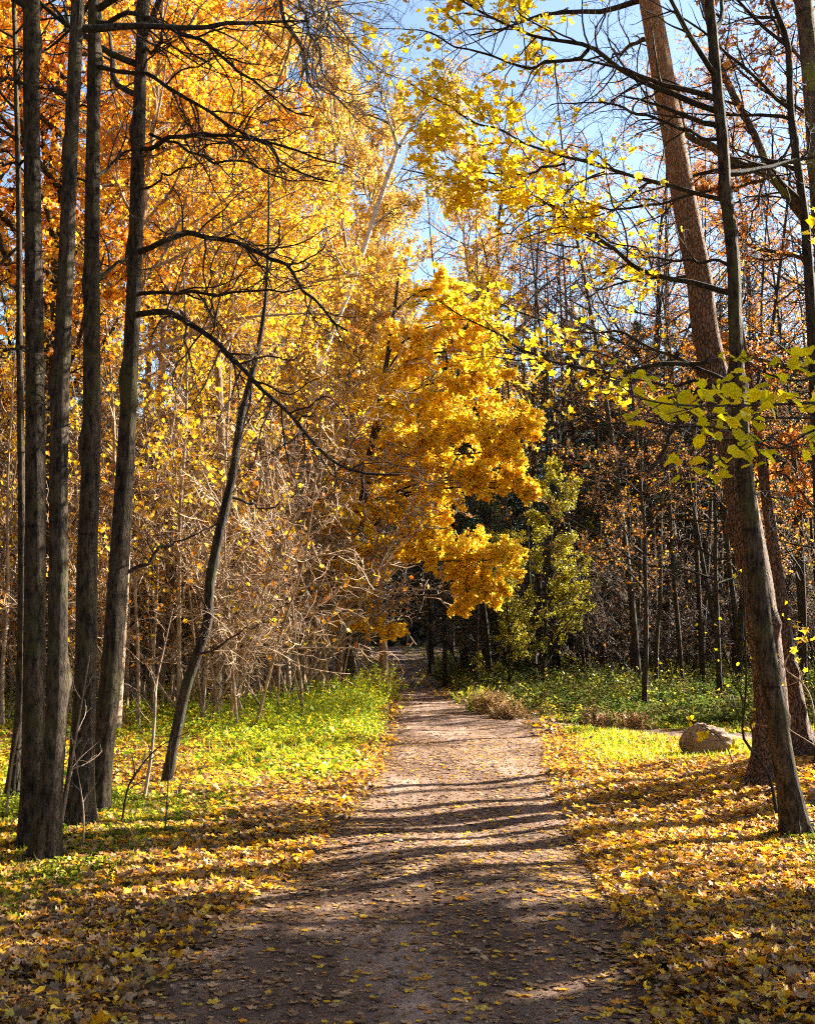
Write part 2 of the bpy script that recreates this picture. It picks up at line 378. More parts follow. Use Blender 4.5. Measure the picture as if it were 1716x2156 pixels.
# the side path that leaves to the right behind the grass
SP = np.array([ground(*p) for p in [(960, 1487), (1090, 1516), (1180, 1527), (1290, 1537), (1400, 1546), (1560, 1552), (1716, 1555), (2000, 1558)]])
def side_d(x, y):
    x = np.asarray(x, float); y = np.asarray(y, float); yc = np.interp(x, SP[:, 0], SP[:, 1])
    return np.where((x > SP[0, 0]) & (x < SP[-1, 0]), np.abs(y - yc), 9.0)
def path_dist(x, y):
    """signed distance-like: negative inside the path"""
    x = np.asarray(x, float); y = np.asarray(y, float)
    d = np.maximum(path_l(y) - x, x - path_r(y))
    return np.where(y > 70, 3.0, d)
def gz(x, y):
    d = path_dist(x, y); s = side_d(x, y)
    return hgt(x, y) - 0.035 * (1 - sstep(-0.25, 0.12, d)) - 0.035 * (1 - sstep(0.5, 0.85, s))

def axis(fine, lim, step0, k):
    a = [0.0]; s = step0
    while a[-1] < lim:
        a.append(a[-1] + s)
        if a[-1] > fine: s *= k
    return np.array(a)
gx = axis(9, 420, .14, 1.06); gx = np.concatenate([-gx[:0:-1], gx])
gy = np.concatenate([-axis(4, 60, .4, 1.2)[:0:-1], axis(26, 520, .14, 1.035)])
X, Y = np.meshgrid(gx, gy); Z = gz(X, Y)
g = Geo(); nx, ny = len(gx), len(gy)
i, j = np.meshgrid(np.arange(ny - 1), np.arange(nx - 1), indexing='ij'); b0 = (i * nx + j).ravel()
g.add(np.stack([X, Y, Z], -1), np.stack([b0, b0 + 1, b0 + nx + 1, b0 + nx], 1))
structure(g.obj('ground', M['soil'], smooth=True))

def strip(name, pts_l, pts_r, n_len, n_w, lift, mat, wob, seed):
    rng = RS(seed); g = Geo()
    t = np.linspace(0, 1, n_w)[None]; L = pts_l[:, None]; R = pts_r[:, None]
    P = L * (1 - t[..., None]) + R * t[..., None]
    rim = np.minimum(t, 1 - t) * np.linalg.norm(R - L, axis=2)
    z = hgt(P[..., 0], P[..., 1]) + lift - 0.06 * (1 - sstep(0.0, .16, rim)) + wob * rng.randn(*P.shape[:2]) * sstep(0, .2, rim)
    P[..., 2] = z; a, b = P.shape[:2]
    i, j = np.meshgrid(np.arange(a - 1), np.arange(b - 1), indexing='ij'); q = (i * b + j).ravel()
    g.add(P, np.stack([q, q + 1, q + b + 1, q + b], 1)); return structure(g.obj(name, mat, smooth=True))
ys = np.concatenate([np.arange(-6, 14, .06), np.arange(14, 40, .15), np.arange(40, 69, .5)])
rp = RS(5); wl = np.interp(ys, np.arange(-6, 75, .45), rp.randn(180) * .07); wr = np.interp(ys, np.arange(-6, 75, .45), rp.randn(180) * .07)
pl = np.stack([path_l(ys) - .1 + wl, ys, ys * 0], 1); pr = np.stack([path_r(ys) + .1 + wr, ys, ys * 0], 1)
strip('path', pl, pr, len(ys), 48, .0, M['path'], .0025, 3)
sx = np.linspace(SP[0, 0] + .2, SP[-1, 0] - .2, 160); sy = np.interp(sx, SP[:, 0], SP[:, 1])
strip('side_path', np.stack([sx, sy + .62, sx * 0], 1), np.stack([sx, sy - .62, sx * 0], 1), 160, 14, .006, M['path'], .002, 4)

# ------------------------------------------------------------------ tree builders
def displaced_trunk(geo, P, R, k, rng, flare=.5, fl=.26, rough=.05, lobes=5):
    """one detailed trunk: P (n,3) R (n)"""
    n = len(P); V, F = tubes(P[None], R[None], k); V = V.reshape(n, k, 3)
    a = np.arange(k) * 2 * np.pi / k; L = np.concatenate([[0], np.cumsum(np.linalg.norm(np.diff(P, axis=0), axis=1))])[:, None]
    ph = rng.rand(6) * 6.28
    m = 1 + rough * (np.sin(3 * a + ph[0] + 1.3 * L) * .5 + np.sin(5 * a + ph[1] - .9 * L) * .4 + .6 * np.sin(2.1 * L + ph[2] + a) * .5)
    m = m + .5 * rough * rng.randn(n, k) * .5
    m = m + flare * 1.5 * np.exp(-L / fl) * (1 + .75 * np.sin(lobes * a + ph[3]))
    V = P[:, None] + (V - P[:, None]) * m[..., None]
    for _ in range(max(1, n // 7)):            # knots and old branch collars
        ii = rng.randint(3, n - 1); jj = rng.randint(k); c = V[ii, jj].copy()
        d2 = ((V - c) ** 2).sum(-1); r = R[ii]
        V += (V - P[:, None]) * (.42 * np.exp(-d2 / (r * .42) ** 2))[..., None]
    geo.add(V, F); cap = np.array([[j for j in range(k)]]); geo.add(V[-1], cap)

def hero_tree(name, label, cat, px, Yd, mat, limbs=(), dY=0, k=20, flare=.5, group=None, lmat=None, tmat=None, seed=1,
              topZ=None, lean=None, leafspec=None, crown=True, twig_per=10, twig2=6, nseg=60):
    """px: [(x,y,width)] of the trunk in the photo from base to top; limbs: [(points, width, Yend, leafy)]"""
    rng = RS(seed); lmat = lmat or M['darkbark']; tmat = tmat or M['twig']
    b = ground(px[0][0], px[0][1]) if Yd is None else at(px[0][0], px[0][1], Yd)
    Y0 = b[1]; n = len(px); P = []; R = []
    for q, (x, y, w_) in enumerate(px):
        Yq = Y0 + dY * q / (n - 1); P.append(at(x, y, Yq)); R.append(w_ * .90 / 2 / FPX * Yq)
    P[0][2] -= .08
    if topZ:                                    # carry the trunk on above the picture
        d = nrm(P[-1] - P[-3]); e = P[-1].copy(); r = R[-1]; hh = topZ - e[2]
        for s in (.34, .67, 1.0):
            P.append(e + d * hh * s / max(d[2], .3) + rng.randn(3) * .06); R.append(r * (1 - .75 * s))
    P, R = resample(P, nseg, R)
    base = P[0].copy(); root = thing(name, base, label, cat, group)
    g = Geo(); displaced_trunk(g, P, R, k, rng, flare); g.obj('trunk', mat, root, base, True)
    allP = []; allR = []; leafy = []; bare = []
    for (pts, w_, Ye, lf) in limbs:
        m = len(pts); i0 = np.argmin(np.abs(np.array([p[2] for p in P]) - at(pts[0][0], pts[0][1], Y0 + dY * .3)[2]))
        Ys = P[i0][1]; Q = [at(x, y, Ys + (Ye - Ys) * (q / (m - 1)) ** .8) for q, (x, y) in enumerate(pts)]
        dd = P[i0] - Q[0]; Q[0] = Q[0] + dd * (.7 if np.linalg.norm(dd) < .5 else 0)
        Rr = [w_ / 2 / FPX * Ys * (1 - .80 * q / (m - 1)) for q in range(m)]
        Q, Rr = resample(Q, 30, Rr); kk = rng.randn(13, 3) * .022; kk[0] = 0
        Q = Q + np.stack([np.interp(np.linspace(0, 12, 30), np.arange(13), kk[:, q]) for q in range(3)], 1)
        gg = Geo(); V, F = tubes(Q[None], Rr[None], 8); V = V + rng.randn(*V.shape) * .0015; gg.add(V, F)
        gg.obj('branch', lmat, root, base, True)
        (leafy if lf else bare).append((Q, Rr, lf))
    if topZ and crown:
        C, RC = grow(P[None], R[None], 16, .55, .98, .20, 62, 12, .10, (0, 0, .02), rng, .035)
        C1, RC1 = grow(C, RC, 7, .2, 1, .42, 45, 8, .13, (0, 0, 0), rng, .012)
        gg = Geo(); gg.add(*tubes(C, RC, 6)); gg.add(*tubes(C1, RC1, 4)); gg.obj('upper_branches', lmat, root, base, True)
    tw = Geo(); lf = Geo()
    for (Q, Rr, fl_) in leafy + bare:
        Lb = np.linalg.norm(np.diff(Q, axis=0), axis=1).sum()
        m1 = max(5, int(Lb * twig_per / 1.6))
        C, RC = grow(Q[None], Rr[None], m1, .18, .99, .40 * min(1, 2.2 / Lb) + .05, 50, 10, .20, (0, 0, -.02), rng, .010, .3)
        C1, RC1 = grow(C, RC, twig2, .12, 1, .46, 48, 7, .22, (0, 0, -.015), rng, .0045, .35)
        C2, RC2 = grow(C1, RC1, 4, .12, 1, .5, 45, 5, .2, (0, 0, 0), rng, .003, .5)
        tw.add(*tubes(C, RC, 5)); tw.add(*tubes(C1, RC1, 3)); tw.add(*tubes(C2, np.maximum(RC2, .0012), 3))
        if fl_:
            pp = leafpts(C2, fl_[0], .2, rng, .03)
            if len(fl_) > 2:
                keep = fl_[2](pp); pp = pp[keep]
                cl = np.sin(pp[:, 0] * 5.1 + 1) * np.sin(pp[:, 2] * 6.3) + np.sin(pp[:, 0] * 2.3 + pp[:, 2] * 3.1) + .6 * rng.randn(len(pp)); pp = pp[cl > -.35]
            leaves(lf, MAPLE, pp, fl_[1], rng, (0.1, -.25, .75), .55)
    tw.obj('twigs', tmat, root, base)
    if lf.V: lf.obj('foliage', leafspec or M['yellow'], root, base)
    return root

def z1(pts): return [(x / 2.0, y / 2.0) for x, y in pts]                 # coordinates read from the enlargements
def z2(pts): return [(857.5 + x / 2.0, y / 2.0) for x, y in pts]
def z3(pts): return [(x / 2.0, 674 + y / 2.0) for x, y in pts]
def z4(pts): return [(857.5 + x / 2.0, 674 + y / 2.0) for x, y in pts]
def z6(pts): return [(857.5 + x / 2.0, 1263.6 + y / 2.0) for x, y in pts]

# ---- left group of trunks
hero_tree('maple_tree', 'straight dark trunk at the far left of the front group, mossy and pitted', 'tree',
          [(66, 1792, 50), (74, 1400, 50), (76, 1000, 47), (72, 600, 42), (68, 300, 39), (68, 0, 38)], None, M['bark'],
          [(z1([(100, 340), (60, 330), (0, 335), (-60, 350)]), 9, 7.6, None), (z1([(105, 690), (50, 688), (0, 690), (-80, 700)]), 7, 8.5, None),
           (z3([(105, 100), (60, 125), (0, 155), (-60, 190)]), 8, 7.7, None)], seed=11, topZ=11.5, flare=.32)
hero_tree('maple_tree', 'front trunk with grooved grey bark, nearest the path corner at lower left', 'tree',
          [(94, 1818, 62), (108, 1650, 52), (120, 1500, 48), (124, 1200, 44), (127, 900, 42), (138, 600, 38), (150, 300, 34), (165, 0, 32)], None, M['bark'],
          [(z1([(270, 395), (230, 380), (180, 365), (140, 380)]), 8, 8.6, None), (z3([(215, 400), (170, 320), (130, 200)]), 5, 8.2, None)], seed=12, topZ=11.5, flare=.30)
hero_tree('maple_tree', 'third trunk of the left group with a long arching branch high up', 'tree',
          [(160, 1742, 70), (172, 1600, 56), (182, 1400, 50), (184, 1200, 47), (194, 900, 43), (194, 600, 37), (197, 300, 33), (199, 0, 30)], None, M['bark'],
          [(z1([(425, 125), (445, 90), (480, 75), (570, 65), (650, 85), (770, 140), (850, 175), (960, 240), (1020, 300), (1060, 360), (1140, 410), (1230, 460), (1330, 490)]), 13, 8.4, None),
           (z1([(420, 310), (500, 295), (560, 305), (640, 330), (720, 370), (800, 420), (900, 480), (1000, 545), (1090, 595), (1160, 640), (1230, 710), (1310, 750), (1420, 765)]), 11, 8.2, None),
           (z1([(425, 740), (470, 700), (520, 650), (600, 610), (700, 540)]), 9, 10.5, None),
           (z1([(430, 1170), (480, 1120), (540, 1080), (600, 1050), (680, 1000)]), 9, 10.5, None),
           (z1([(395, 470), (350, 440), (290, 430), (230, 400)]), 7, 9.5, None),
           (z1([(370, 780), (330, 755), (260, 715), (190, 690)]), 7, 9.5, None)], seed=13, topZ=12, flare=.35)
hero_tree('maple_tree', 'fourth trunk of the left group, sending four long arching branches over the thicket', 'tree',
          [(196, 1712, 56), (215, 1590, 50), (232, 1450, 48), (250, 1200, 46), (269, 900, 40), (283, 600, 35), (292, 300, 32), (305, 0, 28)], None, M['bark'],
          [(z1([(620, 602), (700, 580), (800, 560), (900, 565), (1000, 585), (1100, 600), (1250, 630), (1350, 665), (1480, 712)]), 11, 8.6, None),
           (z1([(735, 585), (820, 650), (900, 680), (1040, 685), (1150, 735), (1260, 760), (1380, 770)]), 7, 9.3, None),
           (z1([(600, 1052), (680, 1015), (800, 1000), (900, 1005), (1040, 1035), (1120, 1060), (1200, 1120), (1280, 1210), (1350, 1290), (1400, 1349), (1470, 1395)]), 13, 8.0, None),
           (z1([(600, 1230), (750, 1240), (870, 1250), (960, 1240), (1100, 1235), (1240, 1215), (1340, 1203)]), 9, 8.8, None),
           ([(293, 657), (350, 662), (375, 674), (450, 710), (500, 755), (535, 790), (600, 860), (650, 920), (700, 965), (760, 998), (835, 1000)], 14, 7.6, None),
           (z1([(640, 240), (665, 180), (680, 100), (672, 30)]), 9, 8.6, None),
           (z1([(610, 790), (700, 740), (800, 700), (900, 660)]), 6, 10, None),
           (z3([(550, 1060), (640, 1000), (700, 950), (820, 900), (920, 860)]), 9, 10.5, None)], seed=14, topZ=12, flare=.35, twig_per=11)
hero_tree('maple_tree', 'thin curved trunk half hidden behind the left group at the frame edge', 'tree',
          [(32, 1690, 34), (35, 1600, 26), (44, 1450, 20), (47, 1200, 18), (46, 1000, 17), (42, 700, 15), (40, 400, 13), (30, 0, 10)], None, M['bark'], [], seed=15, topZ=12, flare=.5, k=14)
hero_tree('leaning_sapling', 'slim dark crooked tree leaning right over the yellow-green bank', 'tree',
          [(348, 1652, 24), (368, 1560, 24), (392, 1450, 25), (412, 1390, 24), (438, 1310, 24), (441, 1240, 23), (462, 1120, 22), (490, 1000, 20), (508, 880, 17), (528, 800, 15), (545, 730, 12), (560, 620, 8), (566, 480, 6), (566, 350, 4)], None, M['darkbark'],
          [(z3([(970, 745), (1020, 750), (1060, 770), (1100, 790), (1150, 780), (1210, 750), (1280, 705)]), 7, 12.5, None),
           (z3([(840, 230 + 1120 - 700), (900, 600), (960, 590), (1040, 560)]), 3, 12, None),
           ([(414, 1385), (450, 1360), (500, 1335), (560, 1310), (600, 1270)], 5, 11, None),
           (z3([(1080, 170), (1120, 120), (1160, 95), (1210, 95)]), 4, 12.4, None),
           (z3([(1060, 200), (1020, 130), (1000, 60)]), 4, 11, None)], seed=16, flare=.15, k=14, tmat=M['paletwig'], crown=False)
# overhead limb of a tall tree beyond the top of the frame, bare and grey
def overhang():
    rng = RS(21); base = np.array([-5.6, 6.6, 0.02]); base[2] = float(gz(base[0], base[1])) - .05
    root = thing('ash_tree', base, 'tall bare ash with grey limbs hanging into the blue gap at top centre', 'tree')
    P, R = resample([base, base + (0.1, .1, 3), base + (.3, .2, 7), base + (.9, .5, 10), base + (1.6, .8, 12.5)], 50, [.20, .17, .15, .11, .05])
    g = Geo(); displaced_trunk(g, P, R, 18, rng); g.obj('trunk', M['greytwig'], root, base, True)
    sets = [([(591, -5), (608, 58), (639, 106), (646, 155), (653, 182), (687, 185), (725, 223), (760, 258), (808, 285)], 10),
            ([(625, -20), (643, 21), (650, 69), (674, 103), (674, 137), (691, 172), (742, 199), (785, 192)], 8),
            ([(684, -5), (698, 34), (746, 96), (808, 151), (860, 170)], 6), ([(655, 8), (700, 4), (750, 40), (800, 52)], 5)]
    hub = np.array([-1.1, 8.0, 8.2]); C_, R_ = resample([P[38], (P[38] + hub) / 2 + (0, 0, .9), hub], 14, [.07, .055, .045])
    gg = Geo(); gg.add(*tubes(C_[None], R_[None], 8)); gg.obj('branch', M['greytwig'], root, base, True)
    tw = Geo()
    for pts, w_ in sets:
        Q = [hub] + [at(x, y, 8.4 + .25 * q) for q, (x, y) in enumerate(pts)]
        Q, Rr = resample(Q, 30, np.linspace(w_, 2, len(Q)) / 2 / FPX * 8.4)
        gg = Geo(); gg.add(*tubes(Q[None], Rr[None], 7)); gg.obj('branch', M['greytwig'], root, base, True)
        C, RC = grow(Q[None], Rr[None], 34, .25, 1, .30, 50, 8, .2, (0, 0, -.03), rng, .008, .3)
        C1, RC1 = grow(C, RC, 5, .1, 1, .5, 45, 6, .18, (0, 0, 0), rng, .004, .4)
        C2, RC2 = grow(C1, RC1, 3, .1, 1, .5, 45, 4, .15, (0, 0, 0), rng, .003, .5)
        tw.add(*tubes(C, RC, 4)); tw.add(*tubes(C1, RC1, 3)); tw.add(*tubes(C2, np.maximum(RC2, .0013), 3))
    tw.obj('twigs', M['greytwig'], root, base)
overhang()

# ---- right trees
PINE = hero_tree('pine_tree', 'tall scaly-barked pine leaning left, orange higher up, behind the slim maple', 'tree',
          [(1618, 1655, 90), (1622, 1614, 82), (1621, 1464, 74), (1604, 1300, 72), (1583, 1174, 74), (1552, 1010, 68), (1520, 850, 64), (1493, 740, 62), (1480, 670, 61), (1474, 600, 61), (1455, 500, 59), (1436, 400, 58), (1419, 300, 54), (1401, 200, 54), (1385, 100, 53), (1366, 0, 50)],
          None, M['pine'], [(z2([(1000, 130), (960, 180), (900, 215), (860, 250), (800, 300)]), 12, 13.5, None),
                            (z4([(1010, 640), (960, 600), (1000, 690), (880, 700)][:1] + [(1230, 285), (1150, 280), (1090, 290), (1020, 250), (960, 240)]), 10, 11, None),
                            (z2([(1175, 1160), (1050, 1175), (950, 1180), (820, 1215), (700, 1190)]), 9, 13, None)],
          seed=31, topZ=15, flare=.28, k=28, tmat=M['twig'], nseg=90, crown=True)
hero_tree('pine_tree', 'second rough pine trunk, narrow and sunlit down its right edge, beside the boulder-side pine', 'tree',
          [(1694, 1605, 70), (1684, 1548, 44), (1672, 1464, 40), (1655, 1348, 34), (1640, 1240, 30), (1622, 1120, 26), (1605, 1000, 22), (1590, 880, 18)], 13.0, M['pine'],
          [], seed=32, topZ=8.2, flare=.7, k=20, crown=False)

def inpix(x0, x1, y0, y1, soft=20):
    def f(p):
        c, s = math.cos(PITCH), math.sin(PITCH); d = p - np.array([0, 0, CAMZ])
        dep = d[:, 1] * c + d[:, 2] * s; X_ = 858 + FPX * d[:, 0] / dep; Y_ = 1078 - FPX * (-d[:, 1] * s + d[:, 2] * c) / dep
        r = RS(7); j = r.randn(len(p), 2) * soft
        return (X_ + j[:, 0] > x0) & (X_ + j[:, 0] < x1) & (Y_ + j[:, 1] > y0) & (Y_ + j[:, 1] < y1)
    return f
LF = (2, .074, inpix(690, 1180, -200, 330, 60))
SLF = (1, .075, inpix(900, 1420, 0, 900, 60))
limbs_m = [
  (z2([(1290, 455), (1220, 435), (1140, 400), (1040, 365), (900, 290), (820, 230), (740, 185), (620, 165), (520, 140), (410, 95), (310, 45), (230, 0), (100, -60), (0, -80)]), 15, 10.2, LF),
  (z2([(760, 210), (700, 245), (600, 270), (500, 280), (400, 260), (250, 205), (100, 145), (0, 130), (-120, 115)]), 9, 10.8, LF),
  (z2([(1310, 600), (1200, 555), (1100, 500), (1000, 475), (900, 450), (800, 435), (700, 430), (560, 470)]), 9, 9.6, None),
  (z2([(1320, 830), (1200, 805), (1100, 775), (900, 730), (780, 705), (640, 660), (500, 600), (380, 550), (250, 490), (150, 430), (0, 330)]), 11, 10.4, (2, .074, inpix(860, 1170, 150, 460, 40))),
  (z2([(660, 690), (560, 705), (460, 720), (380, 722), (280, 705), (180, 640), (100, 560)]), 6, 10.6, LF),
  (z2([(1140, 815), (1080, 850), (950, 870), (830, 885), (740, 860), (640, 850), (540, 800)]), 7, 9.8, SLF),
  (z2([(1330, 1240), (1190, 1180), (1100, 1160), (960, 1110), (850, 1040), (740, 960), (640, 870), (540, 830), (400, 800), (250, 750), (130, 735), (0, 705)]), 13, 10.3, (2, .074, inpix(880, 1180, 200, 480, 40))),
  (z2([(1340, 1135), (1240, 1105), (1100, 1110), (980, 1050), (840, 1010), (780, 970), (700, 900)]), 7, 9.6, SLF),
  (z4([(1330, 250), (1230, 215), (1130, 150), (1050, 120), (930, 70), (860, 40), (700, 40), (560, 0), (400, -60), (220, -140)]), 9, 9.9, SLF),
  (z4([(1140, 165), (1050, 195), (900, 215), (780, 205), (650, 175), (540, 120), (430, 85), (330, 40), (260, 0), (120, -90), (20, -100)]), 10, 9.8, SLF),
  (z4([(1330, 475), (1150, 440), (1000, 430), (880, 415), (780, 380), (700, 340), (600, 310), (500, 280)]), 6, 9.4, None),
  (z4([(1350, 500), (1240, 510), (1100, 520), (980, 530), (850, 640), (700, 700)]), 5, 9.2, None),
  (z4([(1400, 720), (1500, 740), (1600, 760), (1720, 800)]), 6, 9.6, None),
  (z4([(1430, 490), (1500, 500), (1600, 540), (1720, 620)]), 6, 9.0, None)]
hero_tree('maple_tree', 'slim maple before the leaning pine, its branches hanging yellow leaves over the path', 'tree',
          [(1677, 1764, 58), (1664, 1690, 52), (1650, 1614, 48), (1627, 1464, 46), (1607, 1344, 45), (1588, 1174, 43), (1565, 974, 40), (1555, 850, 37), (1550, 750, 34), (1546, 670, 32), (1543, 550, 31), (1527, 400, 29), (1521, 300, 28), (1511, 200, 26), (1502, 100, 25), (1493, 0, 23)],
          None, M['bark'], limbs_m, seed=33, topZ=10, flare=.3, k=22, twig_per=11, nseg=90)

# far right: thin trunk and the mossy leaning limbs of a tree standing outside the frame
def side_tree():
    rng = RS(41); base = ground(1800, 1600); base[2] -= .05
    root = thing('oak_tree', base, 'mossy oak at the right edge with crooked green-stained limbs against the sky', 'tree')
    Yd = base[1]
    top = [at(1800, 1600, Yd), at(1790, 1300, Yd), at(1775, 1000, Yd), at(1755, 700, Yd), at(1735, 450, Yd), at(1712, 200, Yd), at(1690, 0, Yd), at(1660, -250, Yd)]
    P, R = resample(top, 60, [.24, .2, .18, .17, .15, .12, .10, .05]); g = Geo(); displaced_trunk(g, P, R, 20, rng); g.obj('trunk', M['mossbark'], root, base, True)
    lim = [(z2([(1760, 1000), (1660, 900), (1600, 820), (1520, 740), (1400, 690), (1290, 620), (1170, 560), (1140, 380)]), 26, -.5),
           (z2([(1530, 745), (1500, 660), (1470, 590), (1400, 450), (1340, 330), (1300, 230), (1260, 80), (1230, -40)]), 20, 1.0),
           (z2([(1500, 760), (1440, 770), (1380, 790), (1200, 800)]), 9, .6),
           (z4([(1760, 260), (1680, 210), (1560, 190), (1440, 150), (1330, 110), (1200, 90)]), 16, .3),
           (z2([(1760, 1180), (1660, 1090), (1560, 1060), (1450, 1040), (1380, 960), (1330, 850)]), 10, .3),
           (z4([(1800, 850), (1700, 780), (1640, 700), (1560, 640), (1500, 660)]), 10, .6),
           (z4([(1800, 620), (1700, 600), (1640, 560), (1560, 500)]), 8, -1),
           (z2([(1700, 300), (1640, 230), (1580, 150), (1530, 60), (1500, -30)]), 10, 1.2),
           (z2([(1770, 560), (1680, 480), (1600, 430), (1500, 380), (1400, 300), (1340, 230)]), 9, .8)]
    tw = Geo(); lf = Geo()
    for pts, w_, dy in lim:
        m = len(pts); Q = [at(x, y, Yd + dy * q / (m - 1)) for q, (x, y) in enumerate(pts)]
        Q, Rr = resample(Q, 26, np.linspace(w_, w_ * .35, m) / 2 / FPX * Yd)
        gg = Geo(); V, F = tubes(Q[None], Rr[None], 9); gg.add(V + rng.randn(*V.shape) * .004, F); gg.obj('branch', M['mossbark'], root, base, True)
        C, RC = grow(Q[None], Rr[None], 18, .15, 1, .34, 50, 8, .2, (0, 0, .02), rng, .014, .3)
        C1, RC1 = grow(C, RC, 7, .1, 1, .45, 48, 6, .2, (0, 0, 0), rng, .006, .4)
        C2, RC2 = grow(C1, RC1, 5, .1, 1, .5, 45, 4, .2, (0, 0, 0), rng, .003, .5)
        tw.add(*tubes(C, RC, 4)); tw.add(*tubes(C1, RC1, 3)); tw.add(*tubes(C2, np.maximum(RC2, .0015), 3))
        leaves(lf, OVAL, leafpts(C2, 1, .5, rng, .02)[::2], .07, rng)
    tw.obj('twigs', M['twig'], root, base); lf.obj('foliage', M['rust'], root, base)
side_tree()
hero_tree('maple_tree', 'thin upright trunk close to the right edge, crossing the mossy oak limbs', 'tree',
          [(1745, 1590, 34), (1735, 1300, 30), (1722, 1000, 26), (1707, 670, 25), (1697, 500, 22), (1682, 375, 20), (1665, 250, 17), (1657, 90, 15), (1625, 0, 11)], 11.0, M['darkbark'],
          [(z2([(1600, 200), (1560, 120), (1530, 40), (1510, -20)]), 6, 11.5, None), (z2([(1610, 560), (1540, 700), (1480, 830), (1440, 960), (1400, 1060)]), 6, 10.5, None),
           (z2([(1640, 700), (1700, 560), (1740, 420)]), 6, 11.5, None)], seed=34, topZ=10.5, k=14)

# ---- near spray of round leaves at the right
def lime_sapling():
    rng = RS(51); base = np.array([1.62, 3.7, 0.0]); base[2] = float(gz(base[0], base[1])) - .02
    root = thing('linden_sapling', base, 'young linden at the right edge with a near spray of round lime-yellow leaves', 'sapling')
    P, R = resample([base, base + (.02, 0, 1.0), base + (.0, .05, 2.0), base + (-.02, 0, 3.1)], 30, [.018, .015, .011, .005])
    g = Geo(); g.add(*tubes(P[None], R[None], 8)); g.obj('trunk', M['darkbark'], root, base, True)
    sets = [[(1800, 838), (1716, 848), (1620, 852), (1520, 855), (1420, 852), (1345, 838), (1310, 815)],
            [(1800, 900), (1716, 905), (1640, 945), (1585, 930), (1520, 965), (1480, 985)],
            [(1800, 790), (1716, 798), (1660, 800), (1600, 780), (1560, 750)],
            [(1790, 720), (1716, 735), (1680, 760), (1640, 790)],
            [(1800, 880), (1700, 880), (1600, 880), (1480, 880), (1400, 878), (1335, 872)]]
    tw = Geo(); lf = Geo()
    for q, pts in enumerate(sets):
        Q = [at(x, y, 3.55 + .12 * q - .05 * j) for j, (x, y) in enumerate(pts)]; Q = [P[np.argmin(np.abs(P[:, 2] - Q[0][2] + .1))]] + Q
        Q, Rr = resample(Q, 24, np.linspace(.006, .0018, len(Q)))
        gg = Geo(); gg.add(*tubes(Q[None], Rr[None], 6)); gg.obj('branch', M['darkbark'], root, base, True)
        C, RC = grow(Q[None], Rr[None], 12, .3, 1, .16, 45, 5, .12, (0, 0, .0), rng, .002, .5)
        tw.add(*tubes(C, np.maximum(RC, .0011), 4))
    spots = [(1218, 525, 44), (1190, 615, 40), (1110, 680, 44), (1240, 670, 40), (430, 705, 44), (530, 640, 40), (590, 700, 44), (530, 750, 36), (490, 905, 46), (600, 830, 30),
             (680, 850, 44), (650, 895, 40), (700, 910, 40), (740, 905, 40), (790, 880, 40), (830, 790, 44), (880, 800, 34), (860, 850, 40), (930, 890, 40), (960, 800, 40), (980, 770, 40),
             (1010, 810, 40), (1060, 720, 40), (1080, 790, 36), (1150, 750, 44), (1180, 790, 40), (1230, 770, 40), (1250, 820, 40), (1300, 780, 34), (1340, 760, 44), (1380, 800, 40), (1360, 720, 40),
             (1480, 810, 44), (1500, 690, 36), (1570, 590, 40), (1560, 500, 44), (1610, 490, 40), (1660, 480, 48), (1640, 620, 40), (1690, 640, 36), (1690, 560, 40), (1600, 850, 40), (1660, 860, 40),
             (1230, 920, 44), (1170, 940, 34), (1120, 960, 44), (1080, 980, 40), (1190, 970, 30), (1020, 1050, 44), (1060, 1060, 30), (1200, 1040, 40), (1280, 1070, 44), (1250, 1110, 46), (1180, 1165, 44), (1240, 1180, 38),
             (1270, 1170, 34), (750, 1230, 40), (1050, 1220, 44), (1080, 1250, 40), (980, 1225, 34), (1110, 1310, 34), (1030, 1340, 44), (980, 1300, 30), (1330, 980, 36), (1430, 890, 40), (1400, 1200, 40),
             (1450, 1170, 34), (1690, 1010, 40), (1660, 1040, 40), (1690, 1080, 30), (1690, 1140, 30), (1560, 780, 40), (1700, 760, 40)]
    pos = np.array([at(1179.4 + x * .3127 * 1.0, 589.7 + y * .3127, 3.35 + .5 * rng.rand()) for x, y, s in spots])
    ex = rng.randint(0, len(spots), 75); pos2 = pos[ex] + rng.randn(75, 3) * (.05, .04, .025)
    leaves(lf, LINDEN, pos, np.array([s for _, _, s in spots]) * .0240 / 15.5, rng, (.1, -.45, .7), .38, curl=(.1, 1.3))
    leaves(lf, LINDEN, pos2, .048, rng, (.1, -.3, .8), .4, curl=(.1, 1.3))
    tw.obj('twigs', M['darkbark'], root, base); lf.obj('foliage', M['lime'], root, base, smooth=True)
lime_sapling()

